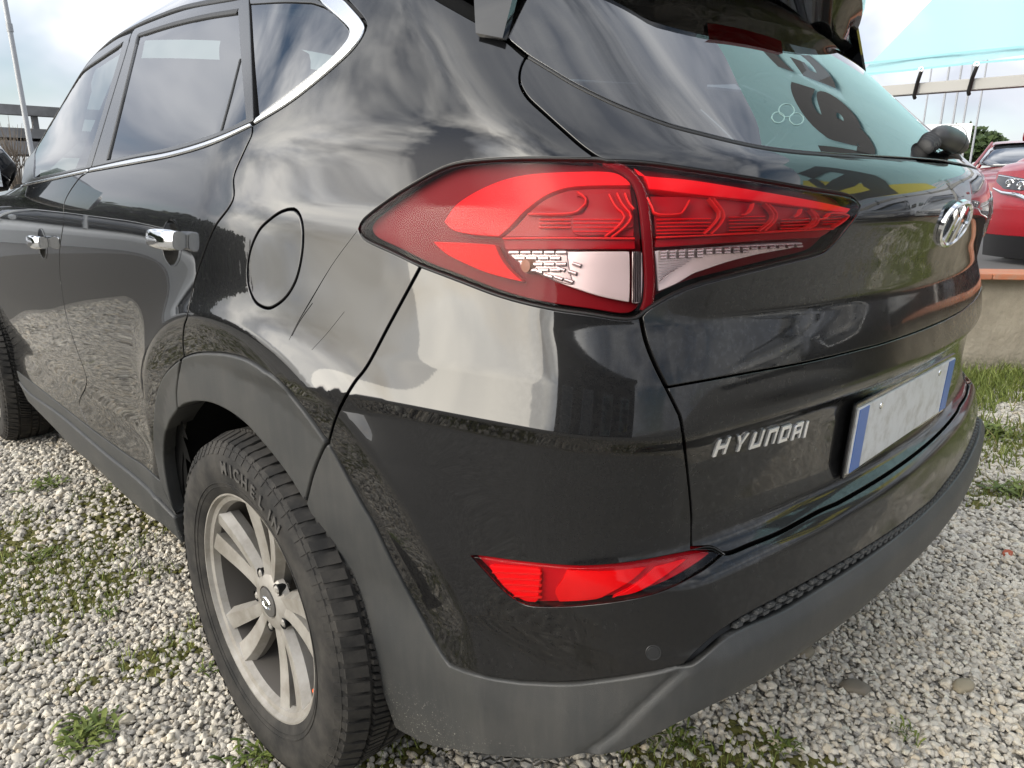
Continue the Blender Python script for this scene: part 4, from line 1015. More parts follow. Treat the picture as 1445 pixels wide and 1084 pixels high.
    md_=MB(); md_.box((-.0905,.2165*math.cos(R_(195)),.2165*math.sin(R_(195))),(.003,.007,.006)); md_.build('paint_mark',M['orange'],rim)
    # raised maker's name on the sidewall, letter by letter round the arc
    M.setdefault('tl',simple('tyre_letter_grey',(.055,.051,.046),.8))
    for i,chh in enumerate('MICHELIN'):
        me=text_mesh(chh,.034,.0008,.0008); a=R_(77+i*6.3-(1.6 if i>1 else 0)-(1.6 if i>6 else 0)); r=.287
        for v in me.vertices:
            x,y,z=v.co; rr_=r+(y-.012); v.co=(-.1135-z,rr_*math.cos(a)-math.sin(a)*x,rr_*math.sin(a)+math.cos(a)*x)
        me.update(); link('tyre_letter',me,M['tl'],tb)
    return w
rw1=make_wheel('wheel'); rw1.location=(-.822,.895,.340); rw1.rotation_euler=(R_(6),0,0)
def cpw(o,par):
    c=o.copy(); COL.objects.link(c); c.parent=par
    for ch in list(o.children): cpw(ch,c)
    return c
for loc,rot in (((-.822,3.565,.340),(R_(40),0,0)),((.822,.895,.340),(R_(10),0,math.pi)),((.822,3.565,.340),(R_(70),0,math.pi))):
    wv=cpw(rw1,car); wv.location=loc; wv.rotation_euler=rot
# ------------------------------------------------------------------ setting
def polar(az,d,z=0.): a=R_(az); return (CPOS[0]+d*math.sin(a),CPOS[1]+d*math.cos(a),z)
def m_gravel():
    m=Mt('gravel_ground'); v=m.coord((1,1,1))
    vo=m.nd('ShaderNodeTexVoronoi',{'Scale':52.,'Randomness':1.,'Vector':v}); vc=m.nd('ShaderNodeTexVoronoi',{'Scale':52.,'Randomness':1.,'Vector':v},feature='DISTANCE_TO_EDGE')
    sep=m.nd('ShaderNodeSeparateColor',{0:vo.outputs['Color']})
    c=m.mix(sep.outputs[0],(.24,.225,.20),(.52,.49,.44)); edge=m.rng(vc.outputs['Distance'],.0,.12); c=m.mix(edge,(.25,.235,.205),c)
    big=m.rng(m.noise(.55,5,.6,vec=v),.58,.78); c=m.mix(big,c,(.085,.085,.035))
    m.set(Base_Color=c,Roughness=.95,Specular_IOR_Level=.2); m.bump(m.rng(vc.outputs['Distance'],0,.3),.8,.012); return m.m
link('ground',mesh('ground',[(-600,-600,-.005),(600,-600,-.005),(600,600,-.005),(-600,600,-.005)],[(0,1,2,3)]),m_gravel(),kind='structure')
# --- value noise for patches
rs=np.random.RandomState(7)
def vnoise(x,y,sc,seed):
    r=np.random.RandomState(seed); T=r.rand(64,64); u=x*sc; v=y*sc; i=np.floor(u).astype(int); j=np.floor(v).astype(int); fu=u-i; fv=v-j; fu=fu*fu*(3-2*fu); fv=fv*fv*(3-2*fv)
    g=lambda a,b:T[a%64,b%64]
    return (g(i,j)*(1-fu)+g(i+1,j)*fu)*(1-fv)+(g(i,j+1)*(1-fu)+g(i+1,j+1)*fu)*fv
def patch(x,y): return .55*vnoise(x,y,1.7,1)+.3*vnoise(x,y,5.1,2)+.15*vnoise(x,y,13,3)
def gpx(u,v,z=0.):
    d=crays([(u,v)])[0]; t=(z-CPOS[2])/d[2]; return CPOS+t*d
def field(sp,dmin,dmax,jit=.45):
    xs=np.arange(-dmax,dmax,sp); X,Y=np.meshgrid(xs,xs*1.0); X=X+(np.arange(len(xs))%2)[:,None]*sp*.5
    X=(X+rs.uniform(-jit,jit,X.shape)*sp).ravel(); Y=(Y+rs.uniform(-jit,jit,Y.shape)*sp).ravel()
    d=np.hypot(X,Y); az=np.degrees(np.arctan2(X,Y)); k=(d>dmin)&(d<dmax)&(az>-16)&(az<108); X=X[k]+CPOS[0]; Y=Y[k]+CPOS[1]
    k=~((np.abs(X)<.62)&(Y>.45)&(Y<4.4)); return X[k],Y[k]
def in_wall(x,y):                                      # side of the wall the camera stands on
    return (x-3.92)*WN[0]+(y-.57)*WN[1]<-.06
WAZ=R_(139); WD=(math.sin(WAZ),math.cos(WAZ)); WN=(-WD[1],WD[0])   # along the wall; away from the camera
def gn_scatter(name,P,rot,scl,seed,mat,kind,low=False):
    me=bpy.data.meshes.new(name); me.from_pydata([tuple(p) for p in P],[],[])
    a=me.attributes.new('rot','FLOAT_VECTOR','POINT'); a.data.foreach_set('vector',np.asarray(rot,np.float32).ravel())
    a=me.attributes.new('scl','FLOAT_VECTOR','POINT'); a.data.foreach_set('vector',np.asarray(scl,np.float32).ravel())
    a=me.attributes.new('pick','INT','POINT'); a.data.foreach_set('value',rs.randint(0,6,len(P)).astype(np.int32))
    ob=link(name,me,mat,kind=kind)
    ng=bpy.data.node_groups.new(name+'_nodes','GeometryNodeTree'); ng.interface.new_socket('Geometry',in_out='INPUT',socket_type='NodeSocketGeometry'); ng.interface.new_socket('Geometry',in_out='OUTPUT',socket_type='NodeSocketGeometry')
    n=ng.nodes; l=ng.links; gi=n.new('NodeGroupInput'); go=n.new('NodeGroupOutput')
    j=n.new('GeometryNodeJoinGeometry')
    for k in range(6):
        ic=n.new('GeometryNodeMeshIcoSphere'); ic.inputs['Radius'].default_value=.5; ic.inputs['Subdivisions'].default_value=2 if low else 3
        no=n.new('ShaderNodeTexNoise'); no.noise_dimensions='4D'; no.inputs['W'].default_value=seed+k*3.7; no.inputs['Scale'].default_value=1.55; no.inputs['Detail'].default_value=1.5
        po=n.new('GeometryNodeInputPosition'); l.new(po.outputs[0],no.inputs['Vector'])
        sb=n.new('ShaderNodeVectorMath'); sb.operation='SUBTRACT'; sb.inputs[1].default_value=(.5,.5,.5); l.new(no.outputs['Color'],sb.inputs[0])
        sc=n.new('ShaderNodeVectorMath'); sc.operation='SCALE'; sc.inputs['Scale'].default_value=1.05; l.new(sb.outputs[0],sc.inputs[0])
        st=n.new('GeometryNodeSetPosition'); l.new(ic.outputs[0],st.inputs['Geometry']); l.new(sc.outputs[0],st.inputs['Offset'])
        ss=n.new('GeometryNodeSetShadeSmooth'); ss.inputs['Shade Smooth'].default_value=True; l.new(st.outputs[0],ss.inputs['Geometry'])
        sm=n.new('GeometryNodeSetMaterial'); sm.inputs['Material'].default_value=mat; l.new(ss.outputs[0],sm.inputs['Geometry'])
        gt=n.new('GeometryNodeGeometryToInstance'); l.new(sm.outputs[0],gt.inputs[0]); l.new(gt.outputs[0],j.inputs[0])
    ip=n.new('GeometryNodeInstanceOnPoints'); l.new(gi.outputs[0],ip.inputs['Points']); l.new(j.outputs[0],ip.inputs['Instance']); ip.inputs['Pick Instance'].default_value=True
    def attr(nm,ty):
        a=n.new('GeometryNodeInputNamedAttribute'); a.data_type=ty; a.inputs['Name'].default_value=nm; return [o for o in a.outputs if o.enabled][0]
    l.new(attr('pick','INT'),ip.inputs['Instance Index']); l.new(attr('scl','FLOAT_VECTOR'),ip.inputs['Scale'])
    e2r=n.new('FunctionNodeEulerToRotation'); l.new(attr('rot','FLOAT_VECTOR'),e2r.inputs[0]); l.new(e2r.outputs[0],ip.inputs['Rotation'])
    l.new(ip.outputs[0],go.inputs[0])
    md=ob.modifiers.new('scatter','NODES'); md.node_group=ng
    return ob
def m_stone():
    m=Mt('pebble'); oi=m.nd('ShaderNodeObjectInfo'); r=m.nd('ShaderNodeValToRGB',{'Fac':oi.outputs['Random']}); e=r.color_ramp.elements
    e[0].position=0; e[0].color=(0.174,0.168,0.157,1); e[1].position=1; e[1].color=(0.720,0.712,0.606,1)
    for p,c in ((.15,(0.353,0.312,0.252,1)),(.3,(0.478,0.444,0.378,1)),(.55,(0.592,0.537,0.444,1)),(.8,(0.682,0.625,0.520,1)),(.93,(0.568,0.461,0.313,1))):
        k=e.new(p); k.color=c
    c=m.mix(m.rng(m.noise(130,4,.6),.35,.7),r.outputs[0],(.40,.375,.33)); n=m.noise(260,3,.6)
    m.set(Base_Color=c,Roughness=.85,Specular_IOR_Level=.25); m.bump(n,.25,.001); return m.m
def scatter_stones():
    PP=[];SS=[]
    for sp,a,b,lo,hi in ((.0112,.3,2.5,.0075,.0190),(.0155,2.5,5.2,.011,.024),(.030,5.2,8.5,.024,.044)):
        x,y=field(sp,a,b); k=in_wall(x,y); x=x[k]; y=y[k]
        p=patch(x,y); gone=rs.rand(len(x))<np.clip((p-.55)*7,0,.5); x=x[~gone]; y=y[~gone]
        s=rs.uniform(lo,hi,len(x))*np.where(rs.rand(len(x))<.06,1.45,1.)
        PP.append(np.stack([x,y,s*.10+rs.uniform(-.004,.006,len(x))],-1)); SS.append(s)
    P=np.vstack(PP); S=np.concatenate(SS); n=len(P)
    rot=np.stack([rs.normal(0,.35,n),rs.normal(0,.35,n),rs.uniform(0,6.28,n)],-1)
    scl=np.stack([S*rs.uniform(.95,1.35,n),S*rs.uniform(.75,1.,n),S*rs.uniform(.5,.8,n)],-1)
    return gn_scatter('gravel',P,rot,scl,1.,m_stone(),'stuff')
scatter_stones()
def m_plant(name,a,b,rough=.6):
    m=Mt(name); g=m.nd('ShaderNodeNewGeometry'); c=m.mix(g.outputs['Random Per Island'],a,b)
    m.set(Base_Color=c,Roughness=rough,Specular_IOR_Level=.3,Subsurface_Weight=.0); return m.m
M['grass']=m_plant('grass_blades',(.085,.12,.02),(.24,.27,.07)); M['moss']=m_plant('moss',(.060,.058,.014),(.10,.095,.025),.95); M['leaf']=m_plant('weed_leaves',(.055,.085,.016),(.17,.20,.045))
M['dry']=m_plant('dry_grass',(.22,.18,.07),(.30,.27,.12))
def scatter_moss():
    x,y=field(.013,.3,5.5); k=in_wall(x,y); x=x[k]; y=y[k]; p=patch(x,y)+.10*vnoise(x,y,31,9)-.05; k=(p>.585)&(rs.rand(len(x))<.8); x=x[k]; y=y[k]; n=len(x)
    s=rs.uniform(.012,.022,n); return gn_scatter('moss',np.stack([x,y,np.full(n,-.001)],-1),np.stack([0*x,0*x,rs.uniform(0,6.28,n)],-1),np.stack([s*1.2,s,s*.55],-1),20.,M['moss'],'stuff',True)
scatter_moss()
def blades(name,pts,hts,mat,w=.0022,lean=.6,kind='stuff'):
    V=[];Fc=[]
    for (x,y,z),h in zip(pts,hts):
        a=rs.uniform(0,6.28); b=rs.uniform(0,6.28); dx,dy=math.cos(a)*w,math.sin(a)*w; lx,ly=math.cos(b)*h*lean*rs.rand(),math.sin(b)*h*lean*rs.rand(); i=len(V)
        V+=[(x-dx,y-dy,z),(x+dx,y+dy,z),(x+lx*.4+dx*.8,y+ly*.4+dy*.8,z+h*.6),(x+lx*.4-dx*.8,y+ly*.4-dy*.8,z+h*.6),(x+lx,y+ly,z+h)]
        Fc+=[(i,i+1,i+2,i+3),(i+3,i+2,i+4)]
    return link(name,mesh(name,V,Fc,False),mat,kind=kind)
def scatter_grass():
    x,y=field(.012,.5,5.4); k=in_wall(x,y); x=x[k]; y=y[k]; p=patch(x,y); p2=vnoise(x,y,2.6,11); k=(p>.575)&(p2>.48)&(rs.rand(len(x))<.6); x=x[k];y=y[k]
    blades('grass',np.stack([x,y,0*x],-1),rs.uniform(.012,.04,len(x)),M['grass'],.0016,.9)
    # the strip along the wall
    t=rs.uniform(-3,4.5,40000); d=rs.beta(1.1,2.0,40000)*1.9+.05; X=3.92+WD[0]*t-WN[0]*d; Y=.57+WD[1]*t-WN[1]*d
    k=(patch(X*1.2,Y*1.2)+.30*(1-d/1.9)>.50)
    X,Y,d=X[k],Y[k],d[k]; blades('grass_strip',np.stack([X,Y,0*X],-1),rs.uniform(.03,.13,len(X))*(1.15-.4*d),M['grass'],.0035,.9)
    t=rs.uniform(-3,4.5,5000); d=rs.beta(1.3,1.6,5000)*2.3+.05; X=3.92+WD[0]*t-WN[0]*d; Y=.57+WD[1]*t-WN[1]*d; k=patch(X,Y)>.5; blades('dry_grass',np.stack([X[k],Y[k],0*X[k]],-1),rs.uniform(.02,.09,k.sum()),M['dry'],.003,1.2)
scatter_grass()
def weed(px,n,r,label,up=.45):
    c=gpx(*px); V=[];Fc=[]
    for i in range(int(n*2.4)):
        a=2.4*i+rs.uniform(-.3,.3); L=r*rs.uniform(.18,.5); w=L*rs.uniform(.07,.15); el=up*rs.uniform(.3,1.9); dx,dy=math.cos(a),math.sin(a); b=len(V); o=rs.normal(0,.33,2)*r
        for t,ww,zz in ((0,.25,0),(.3,.8,.6),(.65,1.,.95),(.88,.6,1.0),(1,.05,.92)):
            for s in (-1,0,1): V.append((o[0]+dx*L*t-dy*w*ww*s,o[1]+dy*L*t+dx*w*ww*s,L*el*zz*(1-.25*t)+.004-(.12*w if s==0 else 0)))
        for k in range(4):
            for s in range(2): Fc.append((b+k*3+s,b+k*3+s+1,b+k*3+s+4,b+k*3+s+3))
    o=link('weed',mesh('weed',V,Fc,True),M['leaf']); o.location=(c[0],c[1],.004); tag(o,label,'weed','green weeds growing in the gravel')
weed((125,1040),60,.085,'large leafy green weed patch in the gravel at bottom left')
weed((365,1068),34,.075,'bright green weed growing against the rear tyre at the bottom edge')
weed((300,945),14,.05,'small weed tuft just left of the rear tyre')
weed((158,916),10,.04,'small yellowish weed with upright leaves alone in the left gravel',.9)
weed((160,870),12,.05,'spindly pale weed left of the rear wheel rim',.9)
weed((190,685),40,.10,'low green weed patch below the side skirt')
weed((62,690),26,.11,'sparse green weed clump in gravel near the front tyre')
weed((55,790),20,.08,'flat yellowish weed at the left edge of the picture')
weed((1105,1058),24,.05,'green weed under the bumper at the bottom right edge')
weed((955,1050),26,.06,'mossy weed tuft just under the bumper corner')
weed((1275,1040),12,.045,'thin dark weed in the gravel at bottom right',1.0)
weed((1395,615),60,.16,'dense leafy weed in the grass strip below the concrete wall')
weed((1430,700),40,.13,'yellow green weed clump at the right edge below the wall')
# a few odd flat stones and a red chip
for (u,v),s,lab,col in (((1205,975),.030,'flat brown stone lying on pale gravel behind the bumper',(.15,.13,.10)),((1357,973),.025,'flat tan stone at the right of the gravel',(.26,.22,.15)),((1420,786),.020,'small red brick chip on the gravel',(.32,.07,.03)),((1137,925),.022,'small brown stone half under the bumper edge',(.20,.17,.12))):
    c=gpx(u,v); q=MB(); n=9; a0=[2*math.pi*i/n for i in range(n)]; rr_=[s*rs.uniform(.8,1.15) for i in range(n)]
    q.loft([[(r*k*math.cos(a)*1.25,r*k*math.sin(a)*.85,z) for a,r in zip(a0,rr_)] for k,z in ((.8,-.006),(1,.006),(.88,.012),(.5,.015))]); o=q.build('stone',simple('stone_'+str(u),col,.8),smooth=50); o.location=(c[0],c[1],.005); o.rotation_euler=(.06,-.05,u); tag(o,lab,'stone')
# --- concrete wall with brick coping
WTOP=.665
def wall():
    m=Mt('rough_render'); n=m.noise(2.2,6,.65); f=m.noise(34,5,.7); st=m.noise(3,4,.6,vec=m.coord((2.2,2.2,.35)))
    c=m.mix(m.rng(n,.35,.68),(.40,.35,.27),(.27,.235,.18)); c=m.mix(m.rng(st,.55,.75,0,.5),c,(.16,.14,.11)); X=m.xyz(); c=m.mix(m.math('MULTIPLY',m.rng(X[2],.18,.0),m.rng(f,.35,.6)),c,(.10,.10,.06))
    m.set(Base_Color=c,Roughness=.95,Specular_IOR_Level=.15); m.bump(m.math('ADD',m.math('MULTIPLY',n,1.),m.math('MULTIPLY',f,.5)),.9,.02)
    w_=thing('concrete_wall','low rough beige concrete wall capped with terracotta tiles, right of the car','wall',(3.92,.57,0),-WAZ+math.pi/2)
    V=[];Fc=[]; xs=np.arange(-7,9,.07); zs=np.linspace(-.02,WTOP-.035,11)
    for z in zs:
        for x in xs: V.append((x,rs.normal(0,.004)-.012*math.sin(x*3+z*7)*math.sin(x*1.3),z))
    nx=len(xs)
    for j in range(len(zs)-1):
        for i in range(nx-1): Fc.append((j*nx+i,j*nx+i+1,(j+1)*nx+i+1,(j+1)*nx+i))
    i0=len(V); V+=[(xs[0],.22,-.02),(xs[-1],.22,-.02),(xs[-1],.22,WTOP-.035),(xs[0],.22,WTOP-.035)]; Fc+=[(i0,i0+1,i0+2,i0+3)]
    link('wall_body',mesh('wall_body',V,Fc,True),m.m,w_)
    mt=Mt('terracotta'); oi=mt.nd('ShaderNodeObjectInfo'); c=mt.mix(oi.outputs['Random'],(.38,.12,.055),(.46,.19,.10)); c=mt.mix(mt.rng(mt.noise(20,5,.6),.4,.75,0,.6),c,(.30,.22,.16)); mt.set(Base_Color=c,Roughness=.85)
    first=None
    for i,x in enumerate(np.arange(-6.9,8.8,.405)):
        if first is None:
            q=MB(); q.box((0,.07,WTOP-.018),(.398,.36,.036)); first=q.build('coping_tile',mt.m,w_,bevel=.006); o=first
        else:
            o=first.copy(); COL.objects.link(o); o.parent=w_
        o.location=(x,rs.uniform(-.006,.006),rs.uniform(-.003,.003)); o.rotation_euler=(rs.uniform(-.01,.01),rs.uniform(-.008,.008),rs.uniform(-.012,.012))
wall()
tz=.60
def terr():
    a=np.array([3.92+WN[0]*.15,.57+WN[1]*.15]); d=np.array(WD); n=np.array(WN); p=[a-d*60,a+d*80,a+d*80+n*90,a-d*60+n*90]
    V=[(x,y,tz) for x,y in p]+[(x,y,-.3) for x,y in p]; Fc=[(0,1,2,3)]+[(i,(i+1)%4,4+(i+1)%4,4+i) for i in range(4)]
    link('terrace',mesh('terrace',V,Fc,False),simple('terrace_asphalt',(.085,.082,.078),.9),kind='structure')
terr()
# --- other parked cars (lofted body, glasshouse, lamps, wheels)
def other_car(label,col,loc,az,group,name='parked_car',style=0):
    """length along local y (nose at -y), built at real size"""
    root=thing(name,label,'car',loc,0,group); root.rotation_euler=(0,0,-R_(az))
    pm=Mt(name+'_paint'); pm.set(Base_Color=col+(1,),Metallic=.0,Roughness=.35,Coat_Weight=.8,Coat_Roughness=.03); pm=pm.m
    yf=lambda x,z:-2.24+.36*(abs(x)/.90)**2.8+.30*max(z-.46,0)+.25*max(.30-z,0)
    st=[(-1.86,.885,.17,.70,.79),(-1.6,.905,.19,.80,.88),(-1.0,.915,.20,.87,.985),(-.4,.92,.20,.90,1.02),(.6,.92,.20,.93,1.03),(1.5,.91,.22,.95,1.04),(1.95,.87,.26,.96,1.05),(2.12,.80,.34,.92,1.02),(2.20,.68,.5,.85,.95)]
    q=MB(); secs=[]
    for y,wd,zb,zs,zt in st:
        h=[(wd*.93,zb),(wd,zb+.12),(wd*.985,zb+(zs-zb)*.5),(wd*1.005,zs-.05),(wd*.955,zs+.02),(wd*.80,zt-.012),(wd*.45,zt+.008),(0,zt+.014)]
        secs.append([(x,y,z) for x,z in h]+[(-x,y,z) for x,z in h[::-1][1:]])
    q.loft(secs); q.build('body',pm,root,smooth=35,sub=1)
    def patch_(rows): 
        n=len(rows[0]); p=MB(); p.add([v for r in rows for v in r],[(i*n+k,i*n+k+1,(i+1)*n+k+1,(i+1)*n+k) for i in range(len(rows)-1) for k in range(n-1)]); return p
    X_=np.linspace(-.90,.90,37)
    patch_([[(x,yf(x,z),z) for x in X_] for z in np.linspace(.20,.715,15)]).build('front_bumper',pm,root,smooth=50)
    rows=[]
    for t in np.linspace(0,1,14):
        rows.append([(x*(1-.07*t),yf(x,.712)*(1-t)+(-.93)*t,.710+(.30*t**.72)-.055*(abs(x)/.9)**2.2*min(1,t*3)+.012*math.sin(math.pi*min(t*3,1))) for x in X_])
    patch_(rows).build('bonnet',pm,root,smooth=50)
    def applied(nm,poly,mat,pr,par):
        p=MB(); P=resample(np.array(poly,float),.03); P=P if area2(P)>0 else P[::-1]; c=P.mean(0); G=[c+(v-c)*k for k in (1,.66,.33) for v in P]; n=len(P)
        V=[(x,yf(x,z)+.03,z) for x,z in P]+[(x,yf(x,z)-pr,z) for x,z in G]+[(c[0],yf(*c)-pr,c[1])]; Fc=[(r*n+i,r*n+(i+1)%n,(r+1)*n+(i+1)%n,(r+1)*n+i) for r in range(3) for i in range(n)]+[(3*n+i,3*n+(i+1)%n,4*n) for i in range(n)]
        p.add(V,Fc); return p.build(nm,mat,par,smooth=35)
    g=MB(); secs=[]
    for y,wb,wt,zb,zt in ((-1.05,.76,.70,.97,1.0),(-.72,.80,.66,1.0,1.20),(-.32,.82,.62,1.01,1.385),(.1,.83,.60,1.02,1.43),(.9,.83,.59,1.03,1.42),(1.5,.80,.57,1.03,1.33),(1.95,.74,.62,1.03,1.09)):
        h=[(wb,zb),(wb*.55+wt*.45,zb+(zt-zb)*.55),(wt,zt-.015),(wt*.7,zt+.005),(0,zt+.012)]
        secs.append([(x,y,z) for x,z in h]+[(-x,y,z) for x,z in h[::-1][1:]])
    g.loft(secs); g.build('window_glass',M['carglass'],root,smooth=40,sub=1)
    r=MB(); secs=[]
    for y,wt,zt in ((-.40,.60,1.375),(-.2,.625,1.415),(.1,.62,1.442),(.9,.61,1.436),(1.45,.58,1.352)):
        secs.append([(wt,y,zt-.028),(wt*.96,y,zt-.002),(wt*.6,y,zt+.010),(0,y,zt+.016),(-wt*.6,y,zt+.010),(-wt*.96,y,zt-.002),(-wt,y,zt-.028)])
    r.loft(secs,close=False,caps=False); r.build('roof',pm,root,smooth=50)
    for s in (-1,1):
        pz=MB(); pz.tube([(s*.80,-1.02,.985),(s*.70,-.70,1.205),(s*.625,-.33,1.40)],[.028,.024,.022],8); pz.tube([(s*.80,.25,1.0),(s*.62,.30,1.42)],.03,6); pz.build('pillar',pm,root,smooth=50)
        hh_=applied('headlight',[(s*x,z) for x,z in ((.47,.615),(.62,.565),(.78,.580),(.885,.640),(.875,.695),(.72,.672),(.56,.640))],M['gloss'],.010,root)
        for ex,ez in ((.735,.622),(.635,.603)):
            k=MB(); k.lathe([(.0,.034),(-.010,.034),(-.014,.027),(-.004,.022),(-.002,.0)],18,axis='z'); eo=k.build('lamp_eye',M['chrome'],hh_,smooth=40); eo.location=(s*ex,yf(ex,ez)-.008,ez); eo.rotation_euler=(R_(-90),0,s*R_(18))
        k=MB(); k.tube([(s*x,yf(x,z)-.014,z) for x,z in ((.52,.622),(.66,.650),(.80,.674),(.87,.684))],.006,6); k.build('lamp_strip',M['satin'],hh_,smooth=50)
        k=MB(); k.tube([(s*x,yf(x,z)-.016,z) for x,z in ((.89,.585),(.78,.550),(.64,.532),(.55,.500),(.47,.40),(.36,.285),(.20,.262),(.0,.26))],[.006,.012,.017,.018,.015,.012,.010,.010],8); k.build('grille_wing',M['chrome'],root,smooth=50)
        mi=MB(); mi.loft([[(s*(.90+.17*t),-.82+.045*math.cos(a)*(1-.3*t),1.04+.055*math.sin(a)*(1-.2*(2*t-1)**2)+.01*t) for a in np.linspace(0,2*math.pi,12,endpoint=False)] for t in (0,.2,.5,.85,1)]); mi.build('wing_mirror',pm,root,smooth=60)
        tl=MB(); tl.loft([[(s*x,y+dy,z) for x,y,z in ((.48,2.17,.80),(.80,2.06,.80),(.86,1.88,.90),(.50,2.15,.92))] for dy in (-.04,.03)]); tl.build('tail_light',M['bright'],root,smooth=30)
    gr=applied('grille',[(-.47,.60),(.47,.60),(.53,.50),(.34,.275),(-.34,.275),(-.53,.50)],M['gloss'],.004,root)
    for i in range(7): k=MB(); z=.31+.042*i; w_=.30+.5*(z-.275)*.9; k.tube([(x,yf(x,z)-.010,z) for x in np.linspace(-w_,w_,7)],.005,5); k.build('grille_bar',M['satin'],gr)
    patch_([[(x,yf(x,z)-.006,z) for x in X_] for z in np.linspace(.05,.225,5)]).build('lower_bumper',M['gloss'],root,smooth=50)
    first=None
    for s in (-1,1):
        for y in (-1.35,1.36):
            if first is None:
                k=MB(); k.lathe([(-.10,.20),(-.11,.24),(-.10,.30),(-.07,.32),(.07,.32),(.10,.30),(.10,.2)],28); first=k.build('wheel',M['tyre'],root,smooth=45)
                k=MB(); k.lathe([(-.10,.215),(-.105,.20),(-.09,.19),(-.06,.185),(-.06,.0)],28); rm_=k.build('rim',M['rim'],first,smooth=30)
                for i in range(5):
                    a=2*math.pi*i/5; k=MB(); k.loft([[(-.075,r*math.cos(a)-w*math.sin(a),r*math.sin(a)+w*math.cos(a)) for w in (-.022,.022)]+[(-.06,r*math.cos(a)+.022*math.sin(a),r*math.sin(a)-.022*math.cos(a))] for r in (.03,.19)]); k.build('spoke',M['satin'],first)
                o=first
            else:
                o=first.copy(); COL.objects.link(o); o.parent=root
                for ch in list(first.children): c=ch.copy(); COL.objects.link(c); c.parent=o
            o.location=(s*.80,y,.32); o.rotation_euler=(0,0,0 if s<0 else math.pi)
    return root
M['carglass']=simple('tinted_car_glass',(.035,.042,.05),.04,spec=1.,Coat_Weight=1.,Coat_IOR=1.7)
x,y,z=polar(88.0,8.7); other_car('bright red car nose on behind the wall, cut off by the right edge',(.24,.001,.007),(x,y,tz),97,'cars parked behind the wall')
x,y,z=polar(80.4,15.2); other_car('darker red car further back, only windscreen, roof and bonnet showing',(.17,.002,.006),(x,y,tz),80.5,'cars parked behind the wall')
for az,d,col,lab,rz in ((103,10.5,(.42,.43,.44),'silver car on the terrace, seen only as a reflection in the tailgate',100),(116,10.5,(.03,.03,.035),'dark car on the terrace, seen only as a reflection in the tailgate',112),(129,10.5,(.55,.55,.54),'pale grey car on the terrace, seen only as a reflection in the tailgate',125)):
    x,y,z=polar(az,d); other_car(lab,col,(x,y,tz),rz,'cars parked behind the wall')
other_car('white car reflected in the front door of the black car',(.62,.62,.60),(-2.7,10.9,0),-80,'cars reflected in the doors')
# --- advertising banner on its frame
BAZ,BD=84.0,7.2
ba=R_(BAZ); bn=np.array([math.sin(ba),math.cos(ba),0]); bt=np.array([math.cos(ba),-math.sin(ba),0])   # away from the camera; to the right as seen from it
BO=np.array([CPOS[0],CPOS[1],0])+bn*BD
def bpt(az,el,back=0.):
    r=R_(az-BAZ); dd=BD/math.cos(r); return (BD*math.tan(r), CPOS[2]+dd*math.tan(R_(el)), back)
def bw(u,z,back=0.): p=BO+bt*u+bn*back; return (p[0],p[1],z)
bm_=Matrix(((bt[0],0,bn[0],BO[0]),(bt[1],0,bn[1],BO[1]),(0,1,0,0),(0,0,0,1)))       # local x right, y up, z away
ban=thing('advertising_banner','mint green tarpaulin banner with dark lettering on a metal frame, upper right','banner',tuple(BO))
def bl(V): return [tuple(np.array(bw(u,z,b))-BO) for u,z,b in V]
zb_=bpt(75,7.85)[1]
outl=[bpt(69.4,7.9),bpt(72.1,10.7),bpt(73.6,12.4),bpt(73.8,20),bpt(74.5,33),bpt(79,35.6),bpt(90,35.3),bpt(102,35),bpt(115,33.5),bpt(121,28),bpt(128,18),bpt(127,8.)]
outl=[(u,max(z,zb_),0) for u,z,_ in outl]
def banner_sheet():
    P=np.array([(u,z) for u,z,_ in outl]); P=resample(P if area2(P)>0 else P[::-1],.14); lo=P.min(0); hi=P.max(0)
    X,Y=np.meshgrid(np.arange(lo[0],hi[0],.14),np.arange(lo[1],hi[1],.14)); G=np.stack([X.ravel(),Y.ravel()],-1); G=G[inside(G,P)]
    V2=np.vstack([P,G]); n=len(P); vs,_,fs,_,_,_=delaunay_2d_cdt([Vector(v) for v in V2],[(i,(i+1)%n) for i in range(n)],[],0,1e-6)
    vs=np.array([tuple(v) for v in vs]); fs=np.array([f for f in fs]); fs=fs[inside(vs[fs].mean(1),P)]
    b=.02*np.sin(vs[:,0]*3.1+vs[:,1])+.012*np.sin(vs[:,0]*9+2*vs[:,1])
    b*=1-.0*b
    m=Mt('mint_tarpaulin'); m.set(Roughness=.55,Base_Color=(.40,.66,.70,1)); m.l.remove(m.o.inputs[0].links[0])
    tr=m.nd('ShaderNodeBsdfTranslucent',{'Color':(.36,.66,.68,1)}); mx=m.nd('ShaderNodeMixShader',{0:.28,1:m.p.outputs[0],2:tr.outputs[0]}); m.l.new(mx.outputs[0],m.o.inputs[0])
    link('banner_sheet',mesh('banner_sheet',bl(np.c_[vs,b]),fs,True),m.m,ban)
    yl=np.array([bpt(a,e)[:2] for a,e in ((102,8.1),(104,9.8),(112,13.5),(118,18),(123.5,23.5),(127.6,17.8),(126.7,8.1))])
    V=bl([(u,z,-.05) for u,z in yl]); link('yellow_print',mesh('yellow_print',V,[tuple(range(len(V)))],False),simple('yellow_print',(.60,.54,.07),.55),ban)
banner_sheet()
hm_=MB()
for dz in (.035,.125):
    us=np.linspace(outl[0][0]+.02,bpt(126.8,8)[0],60); V=bl([(u,zb_+dz+.004*math.sin(u*5),-.042) for u in us]+[(u,zb_+dz+.016+.004*math.sin(u*5),-.042) for u in us]); hm_.add(V,[(i,i+1,61+i,60+i) for i in range(59)])
hm_.build('hem_seam',simple('hem_thread',(.22,.46,.50),.6),ban,kind='stuff')
ink=simple('dark_print',(.035,.037,.04),.5)
